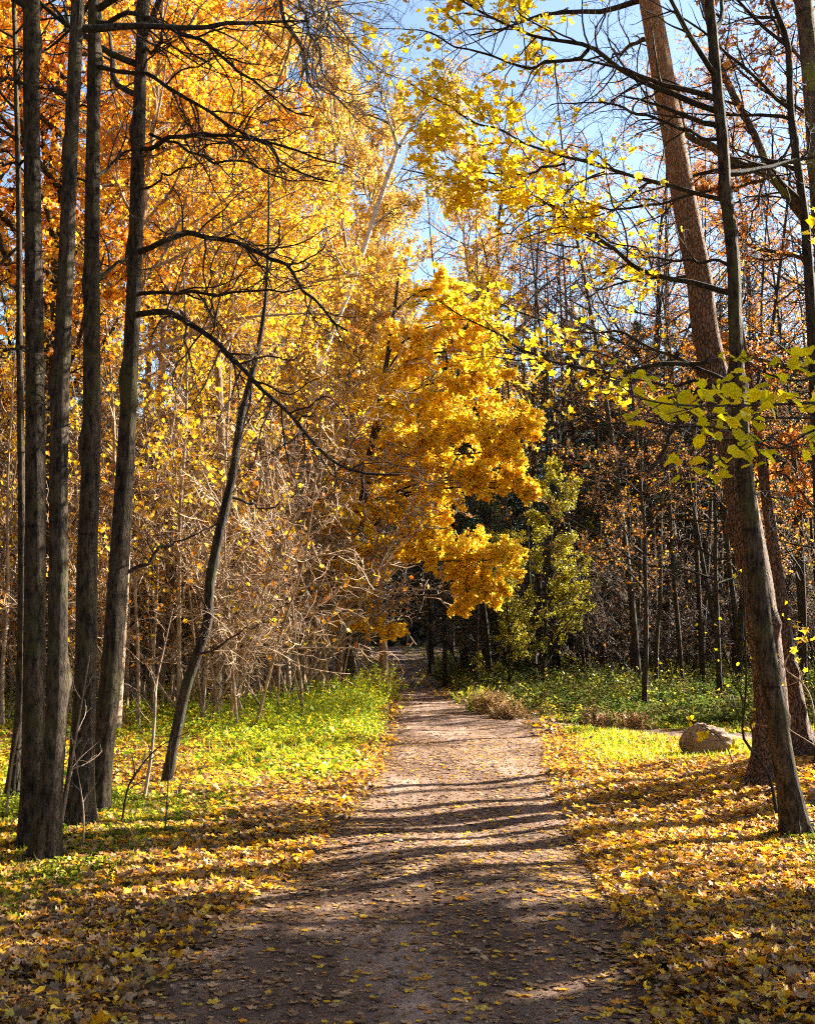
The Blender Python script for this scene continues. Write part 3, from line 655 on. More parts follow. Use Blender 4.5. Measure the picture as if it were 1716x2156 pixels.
# ---- birch leaning through the middle
def birch():
    rng = RS(61); pts = [(478, 1500, 17), (514, 1359, 16), (538, 1280, 16), (557, 1201, 15), (612, 966, 15), (650, 850, 15), (685, 739, 14), (740, 600, 15), (790, 450, 15), (818, 370, 14), (838, 312, 12)]
    Yd = 25.0; P = [at(x, y, Yd) for x, y, _ in pts]; R = [w_ / 2 / FPX * Yd * .78 for *_, w_ in pts]; P[0][2] = float(gz(P[0][0], P[0][1])) - .1
    base = P[0].copy(); P, R = resample(P, 70, R)
    root = thing('birch_tree', base, 'white-barked birch leaning right and forking against the blue sky', 'tree')
    g = Geo(); displaced_trunk(g, P, R, 14, rng, .2); g.obj('trunk', M['birch'], root, base, True)
    lim = [([(838, 314), (815, 240), (800, 180), (790, 120)], 8), ([(842, 308), (870, 262), (900, 222), (935, 180), (960, 140)], 9), ([(842, 312), (875, 285), (920, 268), (975, 240)], 5),
           ([(805, 400), (850, 380), (900, 378), (950, 400)], 5), ([(780, 480), (830, 440), (880, 430)], 5), ([(740, 600), (700, 520), (680, 440)], 5), ([(700, 690), (650, 640), (610, 560)], 5),
           ([(790, 450), (760, 380), (740, 300)], 5), ([(650, 850), (720, 800), (790, 770)], 5)]
    tw = Geo(); lf = Geo()
    for q, w_ in lim:
        Q = [at(x, y, Yd + .3 * j) for j, (x, y) in enumerate(q)]
        Q, Rr = resample(Q, 18, np.linspace(w_, w_ * .3, len(Q)) / 2 / FPX * Yd)
        gg = Geo(); gg.add(*tubes(Q[None], Rr[None], 7)); gg.obj('branch', M['birch'], root, base, True)
        C, RC = grow(Q[None], Rr[None], 16, .1, 1, .45, 40, 8, .1, (0, 0, -.06), rng, .014, .3)
        C1, RC1 = grow(C, RC, 7, .1, 1, .6, 35, 6, .12, (0, 0, -.10), rng, .008, .5)
        C2, RC2 = grow(C1, RC1, 4, .1, 1, .6, 35, 4, .12, (0, 0, -.1), rng, .006, .5)
        tw.add(*tubes(C, RC, 4)); tw.add(*tubes(C1, np.maximum(RC1, .003), 3)); tw.add(*tubes(C2, np.maximum(RC2, .0025), 3))
        leaves(lf, DIAM, leafpts(C2, 2, .2, rng, .03), .06, rng)
    tw.obj('twigs', M['twig'], root, base); lf.obj('foliage', M['tan'], root, base)
birch()

# ------------------------------------------------------------------ background trees: a few kinds, then copies
def proto_tree(name, label, cat, group, seed, H, r0, crown0, nlimb, lratio, bark, twm, lfm, per, size, tpl, limbang=55, up=.02, n2=8, n3=7, leafjit=.05, tl=.1, lean=.04, tmin=.004, n4=0):
    rng = RS(seed); root = thing(name, (0, 0, 0), label, cat, group)
    pts = [np.array([0, 0, -.1])]; d = np.array([rng.randn() * lean, rng.randn() * lean, 1.0])
    for q in range(8):
        d = nrm(d + rng.randn(3) * np.array([lean, lean, 0])); pts.append(pts[-1] + d * H / 8)
    P, R = resample(pts, 40, np.linspace(1, .12, 9) * r0)
    g = Geo(); displaced_trunk(g, P, R, 12, rng, .35); g.obj('trunk', bark, root, None, True)
    C, RC = grow(P[None], R[None], nlimb, crown0, .99, lratio, limbang, 10, .10, (0, 0, up), rng, .06, .25)
    C1, RC1 = grow(C, RC, n2, .2, 1, .42, 45, 7, .14, (0, 0, 0), rng, .02, .3)
    C2, RC2 = grow(C1, RC1, n3, .1, 1, .5, 42, 5, .15, (0, 0, 0), rng, .01, .4)
    g = Geo(); g.add(*tubes(C, RC, 6)); g.add(*tubes(C1, RC1, 4)); g.obj('branches', bark, root, None, True)
    g = Geo(); g.add(*tubes(C2, np.maximum(RC2, tmin), 3)); last = C2
    if n4:
        C3, RC3 = grow(C2, RC2, n4, .1, 1, .5, 42, 4, .15, (0, 0, 0), rng, .006, .5); g.add(*tubes(C3, np.maximum(RC3, tmin * .8), 3)); last = C3
    g.obj('twigs', twm, root)
    if per:
        lf = Geo(); pp = leafpts(last, per, tl, rng, leafjit); leaves(lf, tpl, pp, size, rng, (0, 0, .4), .8); lf.obj('foliage', lfm, root)
    return root
def proto_conifer(name, label, cat, group, seed, H, r0, crown0, mat):
    rng = RS(seed); root = thing(name, (0, 0, 0), label, cat, group)
    pts = [np.array([0, 0, -.1])] + [np.array([rng.randn() * .12, rng.randn() * .12, H * q / 6]) for q in range(1, 7)]
    P, R = resample(pts, 34, np.linspace(1, .1, 7) * r0)
    g = Geo(); displaced_trunk(g, P, R, 12, rng, .3); g.obj('trunk', mat, root, None, True)
    C, RC = grow(P[None], R[None], 60, crown0, .99, .17, 82, 8, .06, (0, 0, .0), rng, .04, .25, short=.8)
    C1, RC1 = grow(C, RC, 10, .15, 1, .4, 50, 5, .1, (0, 0, -.02), rng, .01, .4)
    g = Geo(); g.add(*tubes(C, RC, 4)); g.add(*tubes(C1, RC1, 3)); g.obj('branches', mat, root)
    D, RD = grow(P[None], R[None], 26, .1, crown0, .07, 85, 5, .12, (0, 0, -.05), rng, .012, .4)      # dead lower sticks
    g = Geo(); g.add(*tubes(D, RD, 4)); g.obj('dead_branches', mat, root)
    lf = Geo(); pp = leafpts(C1, 26, .1, rng, .05); leaves(lf, (BLADE[0] * (2.2, 1, 1), BLADE[1]), pp, .22, rng, (0, 0, .5), .8); lf.obj('foliage', M['needle'], root)
    return root
def proto_bush(name, label, cat, group, seed, H, nst, bark, twm, lfm, per, size, tpl, spread=18, n1=9, n2=6, n3=4, wig=.15, tmin=.007):
    rng = RS(seed); root = thing(name, (0, 0, 0), label, cat, group)
    b = rng.randn(nst, 3) * np.array([.28, .28, 0]); b[:, 2] = -.05
    d = nrm(np.concatenate([rng.randn(nst, 2) * math.tan(math.radians(spread)), np.ones((nst, 1))], 1)); L = H * rng.uniform(.55, 1.05, nst)
    C = [b]
    for q in range(11):
        d = nrm(d + rng.randn(nst, 3) * np.array([.05, .05, 0])); C.append(C[-1] + d * (L / 11)[:, None])
    C = np.stack(C, 1); RC = (L * .0052)[:, None] * np.linspace(1, .2, 12)[None]
    C1, R1 = grow(C, RC, n1, .2, 1, .34, 50, 7, wig, (0, 0, .0), rng, .016, .35)
    C2, R2 = grow(C1, R1, n2, .1, 1, .5, 50, 6, wig * 1.6, (0, 0, 0), rng, .006, .4)
    C3, R3 = grow(C2, R2, n3, .1, 1, .5, 50, 4, wig * 1.5, (0, 0, 0), rng, .004, .5)
    g = Geo(); g.add(*tubes(C, RC, 7)); g.add(*tubes(C1, R1, 4)); g.obj('stems', bark, root, None, True)
    g = Geo(); g.add(*tubes(C2, np.maximum(R2, tmin), 3)); g.add(*tubes(C3, np.maximum(R3, tmin * .75), 3)); g.obj('twigs', twm, root)
    if per:
        lf = Geo(); k = int(len(C3) * per); sel = rng.permutation(len(C3))[:k] if per < 1 else np.arange(len(C3))
        pp = leafpts(C3[sel], max(1, int(per)), .3, rng, .04); leaves(lf, tpl, pp, size, rng, (0, 0, .4), .8); lf.obj('foliage', lfm, root)
    return root

def place(protos, spots, labels, group, rng, smin=.85, smax=1.15):
    """first use of each kind moves the first one itself, later ones are copies; labels: str or function(i)"""
    used = place.used
    for i, sp in enumerate(spots):
        p = protos[i % len(protos)] if len(sp) < 4 or sp[3] is None else protos[sp[3]]
        s = rng.uniform(smin, smax) if len(sp) < 3 or sp[2] is None else sp[2]
        x, y = sp[0], sp[1]; z = float(gz(x, y)) - .03; rz = rng.rand() * 6.283; lab = labels(i) if callable(labels) else labels
        if p.name not in used:
            used.add(p.name); p.location = (x, y, z); p.rotation_euler = (0, 0, rz); p.scale = (s, s, s); p['label'] = lab; p['group'] = group
        else: copy_thing(p, (x, y, z), rz, s, lab, group)
place.used = set()
ZN = [(60, 'at the left edge'), (230, 'behind the left trunk group'), (350, 'just right of the fourth left trunk'), (520, 'behind the crooked leaning tree'), (700, 'between the leaning tree and the golden tree'),
      (900, 'beside the bend of the path'), (1060, 'right of the far path'), (1220, 'behind the olive tree'), (1400, 'midway between the olive tree and boulder'), (1540, 'straight behind the boulder'), (1700, 'behind the leaning pine'), (9999, 'at the right edge')]
def zone(x, y):
    px = 858 + FPX * x / y
    return next(n for l, n in ZN if px < l)
def pxs(px, Y): return (px - 858.0) / FPX * Y / 1.0

R0 = RS(100)
# golden and orange maples filling the left background
mg = [proto_tree('golden_maple', 'x', 'tree', 'g', 201 + q, 17, .13, .44, 30, .24, M['palebark'], M['paletwig'], M['gold' if q else 'amber'], 5, .10, MAPLES, n2=9, n3=8, tmin=.007) for q in range(2)]
mo = [proto_tree('orange_maple', 'x', 'tree', 'g', 205 + q, 19, .15, .28, 30, .24, M['bark'], M['twig'], M['orange'], 6, .11, MAPLES, n2=9, n3=8) for q in range(2)]
place(mo, [(-7.6, 15.5, 1.0), (-9.8, 19, 1.05), (-6.0, 18.5, 1.0), (-11.5, 24, 1.1), (-8.0, 24, 1.05), (-13, 17, 1.0), (-14.5, 28, 1.1), (-10.5, 31, 1.15), (-17, 22, 1.1), (-20, 30, 1.2)],
      lambda i: ['orange-leaved maple behind the front trunks at upper left', 'dense orange maple at the left edge of the photo', 'orange maple with leaves glowing between the third and fourth trunks'][i] if i < 3 else 'tall orange maple deep in the left wood, crown glowing ' + zone(*[(-11.5, 24), (-8, 24), (-13, 17), (-14.5, 28), (-10.5, 31), (-17, 22), (-20, 30)][i - 3]), 'orange maples of the left wood', R0)
place(mg, [(-4.6, 17.5, .80), (-3.6, 21, .85), (-5.8, 23.5, 1.0), (-4.2, 27, 1.0), (-7.4, 29, 1.1), (-2.7, 25.5, .72), (-6.3, 35, 1.15), (-3.6, 33, .95)],
      lambda i: ['golden maple right of the fourth dark trunk, behind its arching branches', 'golden maple above the leaning sapling'][i] if i < 2 else 'golden-yellow maple rising out of the thicket ' + zone(*[(-5.8, 23.5), (-4.2, 27), (-7.4, 29), (-2.7, 25.5), (-6.3, 35), (-3.6, 33)][i - 2]), 'golden maples of the left wood', R0)
# fine-twigged tan trees in the middle distance
mt = [proto_tree('aspen_tree', 'x', 'tree', 'g', 211 + q, 15, .10, .25, 30, .2, M['palebark'], M['paletwig'], M['tan'], 2, .085, DIAM, n2=9, n3=8, limbang=38, up=.06, n4=4, tmin=.005) for q in range(2)]
place(mt, [(-2.0, 31, .9), (-1.4, 36, .95), (-3.2, 38, 1.05), (-.8, 42, 1.0), (-5, 42, 1.15), (-2.4, 46, 1.2), (-7.5, 40, 1.2), (-1.9, 52, 1.1), (-4, 52, 1.3)],
      'slender tan-twigged aspen in the middle distance beside the birch', 'tan aspens in the middle distance', R0)
place(mt, [(-3.4, 29.5, 1.30), (-.6, 31, 1.25), (-2.7, 36.5, 1.35), (-1.9, 34, 1.45), (2.9, 43, 1.45), (-4.6, 33, 1.4)], 'tall fine-twigged aspen with thin yellow leaves filling the gap around the fork of the birch', 'tan aspens in the middle distance', R0)

# the bright orange-gold tree that hangs over the path
def overhanger():
    rng = RS(71); base = np.array([-1.5, 27.0, 0.]); base[2] = float(gz(base[0], base[1])) - .05
    root = thing('hornbeam_tree', base, 'brilliant orange-gold tree hanging in rounded masses over the bend of the path', 'tree')
    P, R = resample([base, base + (.2, 0, 2), base + (.4, 0, 5), base + (.9, 0, 8), base + (1.3, .3, 11)], 40, [.15, .13, .11, .07, .03])
    g = Geo(); displaced_trunk(g, P, R, 14, rng); g.obj('trunk', M['darkbark'], root, base, True)
    # lobes: photo centre x,y, radius in photo units, depth
    lob = [(1000, 890, 95, 25.8), (1060, 950, 60, 25.5), (955, 800, 85, 26), (895, 940, 95, 26), (1005, 1180, 76, 25.5), (935, 1150, 75, 25.8), (1030, 1245, 48, 25.4), (870, 1070, 80, 26.5), (860, 850, 95, 27),
           (800, 980, 95, 26.6), (970, 680, 75, 27), (1040, 790, 55, 26), (880, 730, 90, 27), (790, 1150, 85, 25.6), (760, 1260, 70, 25.2), (985, 1265, 40, 25.5), (1095, 895, 40, 25.3), (1085, 1015, 40, 25.5),
           (1000, 1010, 60, 25.6), (1060, 1165, 35, 25.4), (930, 1010, 70, 26.2), (720, 1090, 80, 26), (700, 1220, 70, 25.6), (720, 960, 90, 27), (790, 1320, 40, 24.8), (1015, 740, 45, 26.5), (940, 610, 60, 27.5), (1110, 1030, 26, 25.4)]
    lm = Geo(); tw = Geo(); lf = Geo()
    for (x, y, r, Yd) in lob:
        c = at(x, y, Yd); rad = r / FPX * Yd; k = np.argmin(np.abs(P[:, 2] - (c[2] - .8 * rad)))
        Q, Rr = resample([P[k], (P[k] + c) / 2 + np.array([0, 0, .25]), c], 14, [.035, .025, .010]); lm.add(*tubes(Q[None], Rr[None], 6))
        n = int((18 if x > 830 else 9) * rad ** 1.5) + 7; d = nrm(rng.randn(n, 3)); d[:, 2] *= .6; L = rad * rng.uniform(.5, 1.5, n)
        C = c[None, None] + d[:, None] * (np.linspace(.1, 1, 7)[None, :, None] * L[:, None, None]) + np.cumsum(rng.randn(n, 7, 3) * .03, 1)
        RC = np.full((n, 1), .009) * np.linspace(1, .3, 7)[None]
        C1, R1 = grow(C, RC, 10, .30, 1, .40, 40, 6, .14, (0, 0, 0), rng, .005, .4)
        C2, R2 = grow(C1, R1, 5, .2, 1, .45, 42, 4, .14, (0, 0, 0), rng, .004, .5)
        tw.add(*tubes(C, RC, 4)); tw.add(*tubes(C1, R1, 3)); tw.add(*tubes(C2, np.maximum(R2, .0025), 3))
        pp = leafpts(C2, 4, .3, rng, .035); leaves(lf, OVAL, pp, .11, rng, (.2, -.2, .5), .75)
    lm.obj('branches', M['darkbark'], root, base, True); tw.obj('twigs', M['twig'], root, base); lf.obj('foliage', M['hornbeam'], root, base)
overhanger()

# thicket of pale bare bushes on the left
hb = [proto_bush('hazel_bush', 'x', 'bush', 'g', 301 + q, 5.0, 12, M['palebark'], M['paletwig'] if q < 2 else M['brushtwig'], M['orange'] if q else M['gold'], (.12, .32, .2)[q], .085, MAPLES, n3=3) for q in range(3)]
sp = []; rr = RS(9)
for y in np.arange(18.6, 34, 2.4):
    for x in np.arange(-2.6 - .02 * (y - 19), -14, -1.9):
        if x < -.43 * y - 1 or (y > 27 and x > -4.5 and rr.rand() < .3): continue
        sp.append((x + rr.uniform(-.5, .5), y + rr.uniform(-.6, .6), rr.uniform(.85, 1.5) if y < 24 else rr.uniform(1.4, 2.0)))
place(hb, sp, lambda i: 'bare pale-twigged hazel ' + ('fronting the thicket ' if sp[i][1] < 20 else 'inside the thicket ' if sp[i][1] < 26 else 'deep in the thicket ') + zone(*sp[i][:2]), 'hazel bushes of the left thicket', R0)
print('bushes', len(sp))
# thin upright poles in the thicket
pp_ = [proto_tree('young_maple', 'x', 'sapling', 'g', 321 + q, 8.5, .035, .25, 16, .16, M['palebark'], M['paletwig'], M['gold'], 1, .09, MAPLES, n2=5, n3=5, limbang=40, lean=.05) for q in range(3)]
sp2 = [(pxs(px, Y) , Y) for px, Y in [(20, 17), (60, 20), (140, 18.5), (235, 17.5), (275, 20), (300, 18), (330, 19.5), (360, 21), (385, 18.5), (410, 22), (430, 19), (455, 21), (470, 23), (500, 20.5), (520, 22), (545, 24), (575, 23), (600, 25), (640, 24.5), (680, 26), (250, 23), (200, 21), (110, 24), (5, 22), (315, 24), (-40, 19)]]
place(pp_, sp2, lambda i: 'thin pale young maple stem ' + ('in front, ' if sp2[i][1] < 21 else 'further back, ') + zone(*sp2[i]), 'young maple stems in the left thicket', R0, .8, 1.2)

# right: sparse orange small trees in the clearing, lit twigs
so = [proto_tree('beech_tree', 'x', 'tree', 'g', 331 + q, 11, .09, .30, 22, .33, M['darkbark'], M['paletwig'], M['orange'], 1, .072, MAPLES, n2=7, n3=6, limbang=65, up=-.01, n4=2) for q in range(2)]
place(so, [(5.0, 23.6, .72), (7.0, 24.9, .80), (9.2, 25.9, .84), (10.8, 24.3, .9), (4.7, 35.5, 1.25), (8.0, 37.5, 1.3), (12.0, 39.5, 1.4)],
      lambda i: ['half-bare beech with scattered orange leaves left of the pine', 'half-bare beech with pale lit twigs behind the near linden leaves', 'half-bare orange beech between the pine and the right edge', 'half-bare orange beech at the right edge behind the leaning pine',
                 'half-bare beech at the corner of the dark wood', 'half-bare beech just inside the dark wood', 'half-bare beech far back at the right edge'][i], 'half-bare orange beeches at the clearing edge', R0)

bt = proto_tree('bare_maple', 'x', 'tree', 'g', 337, 19, .13, .30, 30, .27, M['darkbark'], M['twig'], M['rust'], 1, .075, MAPLES, n2=8, n3=7, limbang=58, up=.02, n4=3, tmin=.004)
place([bt], [(9.6, 22.3, .95), (9.0, 38.5, 1.15), (13.4, 41.5, 1.25), (5.6, 38.5, 1.0), (8.4, 37.0, 1.1), (3.2, 45, 1.35), (13.0, 28.5, 1.05)], lambda i: ['tall nearly bare tree behind the mossy oak limbs at upper right', 'tall nearly bare tree behind the leaning pine, fine twigs against the sky', 'tall bare twiggy tree far behind at the right edge', 'bare-topped tree rising behind the orange-gold hornbeam', 'bare twiggy tree filling the sky between the pine and the yellow branches', 'farthest bare-crowned tree, low in the sky right of centre', 'bare twiggy tree behind the thin upright trunk at right'][i], 'tall nearly bare trees at upper right', R0)
# dark wood on the right and beyond the path
fc = [proto_conifer('forest_pine', 'x', 'tree', 'g', 341, 21, .17, .52, M['darkbark']), proto_conifer('forest_pine', 'x', 'tree', 'g', 342, 19, .13, .42, M['darkbark']),
      proto_conifer('forest_spruce', 'x', 'tree', 'g', 343, 23, .16, .22, M['darkbark'])]
named = [(904, 1422, 11.5), (936, 1447, 15), (972, 1431, 17), (1006, 1456, 13), (1040, 1432, 10), (1022, 1440, 8)]
sp3 = []; rr = RS(17)
for px, py, w_ in named:
    gpt = ground(px, py); sp3.append((gpt[0], gpt[1], w_ / FPX * gpt[1] / .40, 1))
nn = len(sp3)
for y in np.arange(33, 66, 3.0):
    for x in np.arange(2.0, .42 * y + 5, 2.3):
        if path_dist(x, y) < 1.4 or -.47 * x + .88 * y < 29.5 or (x < 7 and y < 46): continue
        sp3.append((x + rr.uniform(-1, 1), y + rr.uniform(-1.2, 1.2), rr.uniform(.58, .80), rr.choice([0, 1, 1, 1, 2] if y > 42 else [0, 1, 1, 0])))
for y in np.arange(44, 92, 6.5):
    for x in np.arange(-3.5, -.42 * y - 4, -5.0): sp3.append((x + rr.uniform(-1, 1), y + rr.uniform(-2, 2), rr.uniform(.7, .95), rr.choice([0, 1, 2])))
for y in (76, 84, 92):
    for x in np.arange(-4, 34, 3.6): sp3.append((x + rr.uniform(-1, 1), y + rr.uniform(-2, 2), rr.uniform(.7, 1), rr.choice([0, 1, 2])))
print('forest', len(sp3))
NL = ['first dark trunk right of the far path, left of its row', 'thick dark trunk beside the far path, its foot nearest the verge', 'broad dark trunk in the row right of the far path', 'slim dark trunk standing forward at the corner of the green undergrowth',
      'thin dark trunk behind the corner of the undergrowth', 'thinnest dark trunk of the row right of the far path']
place(fc, sp3, lambda i: NL[i] if i < nn else (('dark tall conifer in the shaded wood, ' if sp3[i][1] < 50 else 'dark conifer further back in the shaded wood, ') + zone(*sp3[i][:2]) if sp3[i][0] > 2 and sp3[i][1] < 66 else 'dark conifer far back closing off the wood ' + zone(*sp3[i][:2])), 'dark trunks of the shaded wood', R0)
def far_wood():
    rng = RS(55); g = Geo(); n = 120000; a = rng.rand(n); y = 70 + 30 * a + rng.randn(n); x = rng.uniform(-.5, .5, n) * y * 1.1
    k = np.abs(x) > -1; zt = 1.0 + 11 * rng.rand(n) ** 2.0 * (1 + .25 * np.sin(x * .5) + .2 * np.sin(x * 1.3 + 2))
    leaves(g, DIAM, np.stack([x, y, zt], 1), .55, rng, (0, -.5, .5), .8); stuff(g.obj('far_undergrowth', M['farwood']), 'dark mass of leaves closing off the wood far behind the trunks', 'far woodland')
far_wood()
def unseen_leaf_screen():  # out-of-view leaf mass, added to cut sky light on the trunk fronts
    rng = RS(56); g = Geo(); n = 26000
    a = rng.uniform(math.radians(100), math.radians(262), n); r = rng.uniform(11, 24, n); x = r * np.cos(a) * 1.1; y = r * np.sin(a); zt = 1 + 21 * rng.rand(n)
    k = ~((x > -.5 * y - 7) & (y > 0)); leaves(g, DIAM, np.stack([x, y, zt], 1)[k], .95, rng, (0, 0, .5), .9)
    stuff(g.obj('unseen_leaf_screen', M['farwood']), 'unseen leaf mass added around the near end of the path to hold back skylight', 'leaf screen')
unseen_leaf_screen()
dp = [proto_tree('dark_pole', 'x', 'tree', 'g', 381 + q, 14, .075, .45, 18, .13, M['darkbark'], M['twig'], M['orange'], 0, .1, MAPLES, n2=5, n3=4, limbang=60, lean=.03) for q in range(2)]
sp5 = []
for y in (28.3, 29.6, 31.0, 32.6, 34.2, 36.5, 39.0, 42.0):
    for x in np.arange((6.0 if y < 32 else 2.2) + rr.uniform(0, .8), .40 * y + 1, 1.5): sp5.append((x + rr.uniform(-.55, .55), y + rr.uniform(-.6, .6), rr.uniform(.7, 1.35)))
place(dp, sp5, lambda i: 'slim dark bare trunk ' + ('fronting' if sp5[i][1] < 31 else 'just inside') + ' the shaded wood, ' + zone(*sp5[i][:2]), 'dark poles along the front of the wood', R0)
bb = [proto_bush('brush_bush', 'x', 'bush', 'g', 371 + q, 4.6, 10, M['twig'], M['brushtwig'], M['rust'], .05, .08, MAPLES, spread=20, n3=4) for q in range(2)]
sp4 = []
for y in np.arange(32.5, 48, 4.0):
    for x in np.arange(5.4 if y < 36 else 2.6, .41 * y + 2, 2.5): sp4.append((x + rr.uniform(-.8, .8), y + rr.uniform(-1, 1), rr.uniform(.9, 1.7)))
place(bb, sp4, lambda i: 'grey-brown leafless brush ' + ('low among' if sp4[i][1] < 38 else 'far behind') + ' the dark trunks, ' + zone(*sp4[i][:2]), 'bare brush in the shaded wood', R0)
# yellow-green small trees in front of the dark wood
ol = [proto_tree('willow_tree', 'x', 'tree', 'g', 351 + q, 7.0, .07, .08, 26, .30, M['darkbark'], M['twig'], M['olive'], 8, .085, OVAL, n2=8, n3=7, limbang=45) for q in range(2)]
place(ol, [(3.7, 30.6, .88), (2.7, 29.6, .62), (3.0, 38, .9), (8.2, 38.5, .5), (12.0, 38, .5), (10.2, 23.6, .62), (9.4, 21.5, .5), (6.6, 40, .8), (15.0, 38, .8)],
      lambda i: ['olive-green rounded tree behind the orange tree, its leaves glinting', 'low olive tree right of the path bend, under the golden tree', 'olive tree in shade behind the row of dark trunks', 'small olive shrub-tree in the dark wood, centre right', 'small olive tree in the dark wood behind the boulder',
                 'yellow-green small tree at the right edge beyond the pine', 'low yellow-green bush at the right edge beyond the pine', 'dim olive tree deep among the dark trunks', 'dim olive tree far back near the right edge'][i], 'olive small trees by the dark wood', R0)

# trees outside the right edge whose shadows stripe the path
sh = proto_tree('roadside_maple', 'x', 'tree', 'g', 361, 13, .13, .30, 22, .24, M['bark'], M['twig'], M['yellow'], 5, .11, MAPLES, n2=7, n3=6)
SHADE = [(6.6, 8.0, 1.0), (8.4, 8.8, 1.1), (10.4, 9.4, 1.0), (11.5, 10.2, 1.1), (7.6, 9.0, .9), (10.2, 10.8, 1.0), (13.5, 11.5, 1.0), (15.5, 9.5, 1.1), (13.8, 13.0, 1.1), (12.2, 11.8, 1.1), (16.5, 13.6, 1.1)]
place([sh], SHADE, 'maple standing outside the right edge, its shadow striping the path', 'maples outside the right edge', R0)
db = proto_bush('shade_bush', 'x', 'bush', 'g', 365, 4.2, 12, M['darkbark'], M['twig'], M['olive'], 2, .09, OVAL, spread=22)  # bushes added out of view on the right to shade the low undergrowth
place([db], [(12.6, 24.5, 1.0), (13.8, 26.8, 1.0), (14.6, 29.0, 1.05), (16.0, 31.0, 1.1), (17.5, 33.5, 1.1), (11.6, 21.8, .8), (15.5, 26.2, 1.1)], 'unseen dense elder added beyond the right edge to shade the undergrowth', 'unseen shading bushes beyond the right edge', R0)
hp = proto_tree('tall_aspen', 'x', 'tree', 'g', 366, 17, .13, .60, 18, .2, M['bark'], M['twig'], M['yellow'], 3, .08, MAPLES, n2=6, n3=5)
place([hp], [(8.6, 14.4, 1.0), (10.4, 16.3, 1.1), (9.4, 16.9, .9), (12.6, 17.0, 1.1), (8.2, 12.3, .9), (14.5, 19.2, 1.0), (11.2, 14.4, 1.0)], 'tall bare-stemmed aspen outside the right edge, its trunk striping the path with shade', 'aspens outside the right edge', R0)

# ------------------------------------------------------------------ saplings by the trunks and rock
def stick(name, label, pts, w0, Yd, mat, seed, leafm=None, nleaf=0, tpl=ROUND, size=.06, tws=7, spread=45):
    rng = RS(seed); b = ground(*pts[0]) if Yd is None else at(pts[0][0], pts[0][1], Yd)
    Yd = b[1]; Q = [at(x, y, Yd + .04 * j) for j, (x, y) in enumerate(pts)]; Q[0][2] = float(gz(Q[0][0], Q[0][1])) - .03
    base = Q[0].copy(); Q, R = resample(Q, 26, np.linspace(w0, w0 * .35, len(Q)) / 2 / FPX * Yd)
    root = thing(name, base, label, 'sapling', 'bare saplings beside the path'); g = Geo(); V, F = tubes(Q[None], R[None], 7); g.add(V, F); g.obj('stem', mat, root, base, True)
    C, RC = grow(Q[None], R[None], tws, .25, 1, .3, spread, 7, .16, (0, 0, .03), rng, .006, .4); C1, RC1 = grow(C, RC, 4, .2, 1, .45, 42, 5, .2, (0, 0, .03), rng, .003, .5)
    g = Geo(); g.add(*tubes(C, RC, 5)); g.add(*tubes(C1, np.maximum(RC1, .0012), 3)); g.obj('twigs', mat, root, base)
    if nleaf:
        lf = Geo(); leaves(lf, tpl, leafpts(C1, nleaf, .3, rng, .02), size, rng, (0, -.3, .6), .5); lf.obj('foliage', leafm, root, base)
    return root
stick('sapling', 'thin pale stem leaning right between the second and third trunks', [(122, 1775), (140, 1680), (158, 1570), (178, 1450), (190, 1380)], 7, None, M['palebark'], 401)
stick('sapling', 'small forked bare sapling in front of the third trunk', [(176, 1790), (177, 1720), (172, 1670), (160, 1600), (150, 1540)], 4.5, None, M['palebark'], 402)
stick('sapling', 'slim pale sapling left of the crooked leaning tree', [(302, 1690), (318, 1600), (326, 1520), (330, 1440), (345, 1370), (365, 1280)], 8, None, M['palebark'], 403, tws=9)
stick('sapling', 'thin dark stick standing in leaves in front of the crooked leaning tree', [(348, 1758), (352, 1690), (357, 1620), (360, 1560)], 3.5, None, M['darkbark'], 404, tws=3)
stick('sapling', 'dark bent twiggy sapling low between the left trunks and the bank', [(255, 1745), (270, 1660), (300, 1610), (340, 1570), (400, 1540)], 5, None, M['darkbark'], 405, tws=8)
stick('sapling', 'pale thin stem at the very left edge of the photo', [(12, 1730), (25, 1620), (40, 1540), (62, 1450), (85, 1390)], 6, None, M['palebark'], 406)
stick('sapling', 'crooked thin sapling beside the boulder with a few lime leaves', [(1636, 1690), (1622, 1645), (1607, 1614), (1567, 1559), (1562, 1534), (1570, 1439), (1566, 1264), (1560, 1180)], 8, 9.6, M['darkbark'], 407, M['lime'], 1, LINDEN, .032, 8)
stick('sapling', 'low leafy sapling with yellow-green leaves in front of the boulder', [(1555, 1640), (1540, 1600), (1525, 1565), (1490, 1535), (1455, 1520)], 3, 12.2, M['darkbark'], 408, M['lime'], 1, LINDEN, .07, 5, 60)
stick('sapling', 'bare pale-branched shrub at the right edge beyond the trunks', [(1720, 1560), (1712, 1500), (1690, 1440), (1650, 1400), (1700, 1330)], 5, 10.5, M['palebark'], 409, M['yellow'], 1, MAPLES, .08, 8)

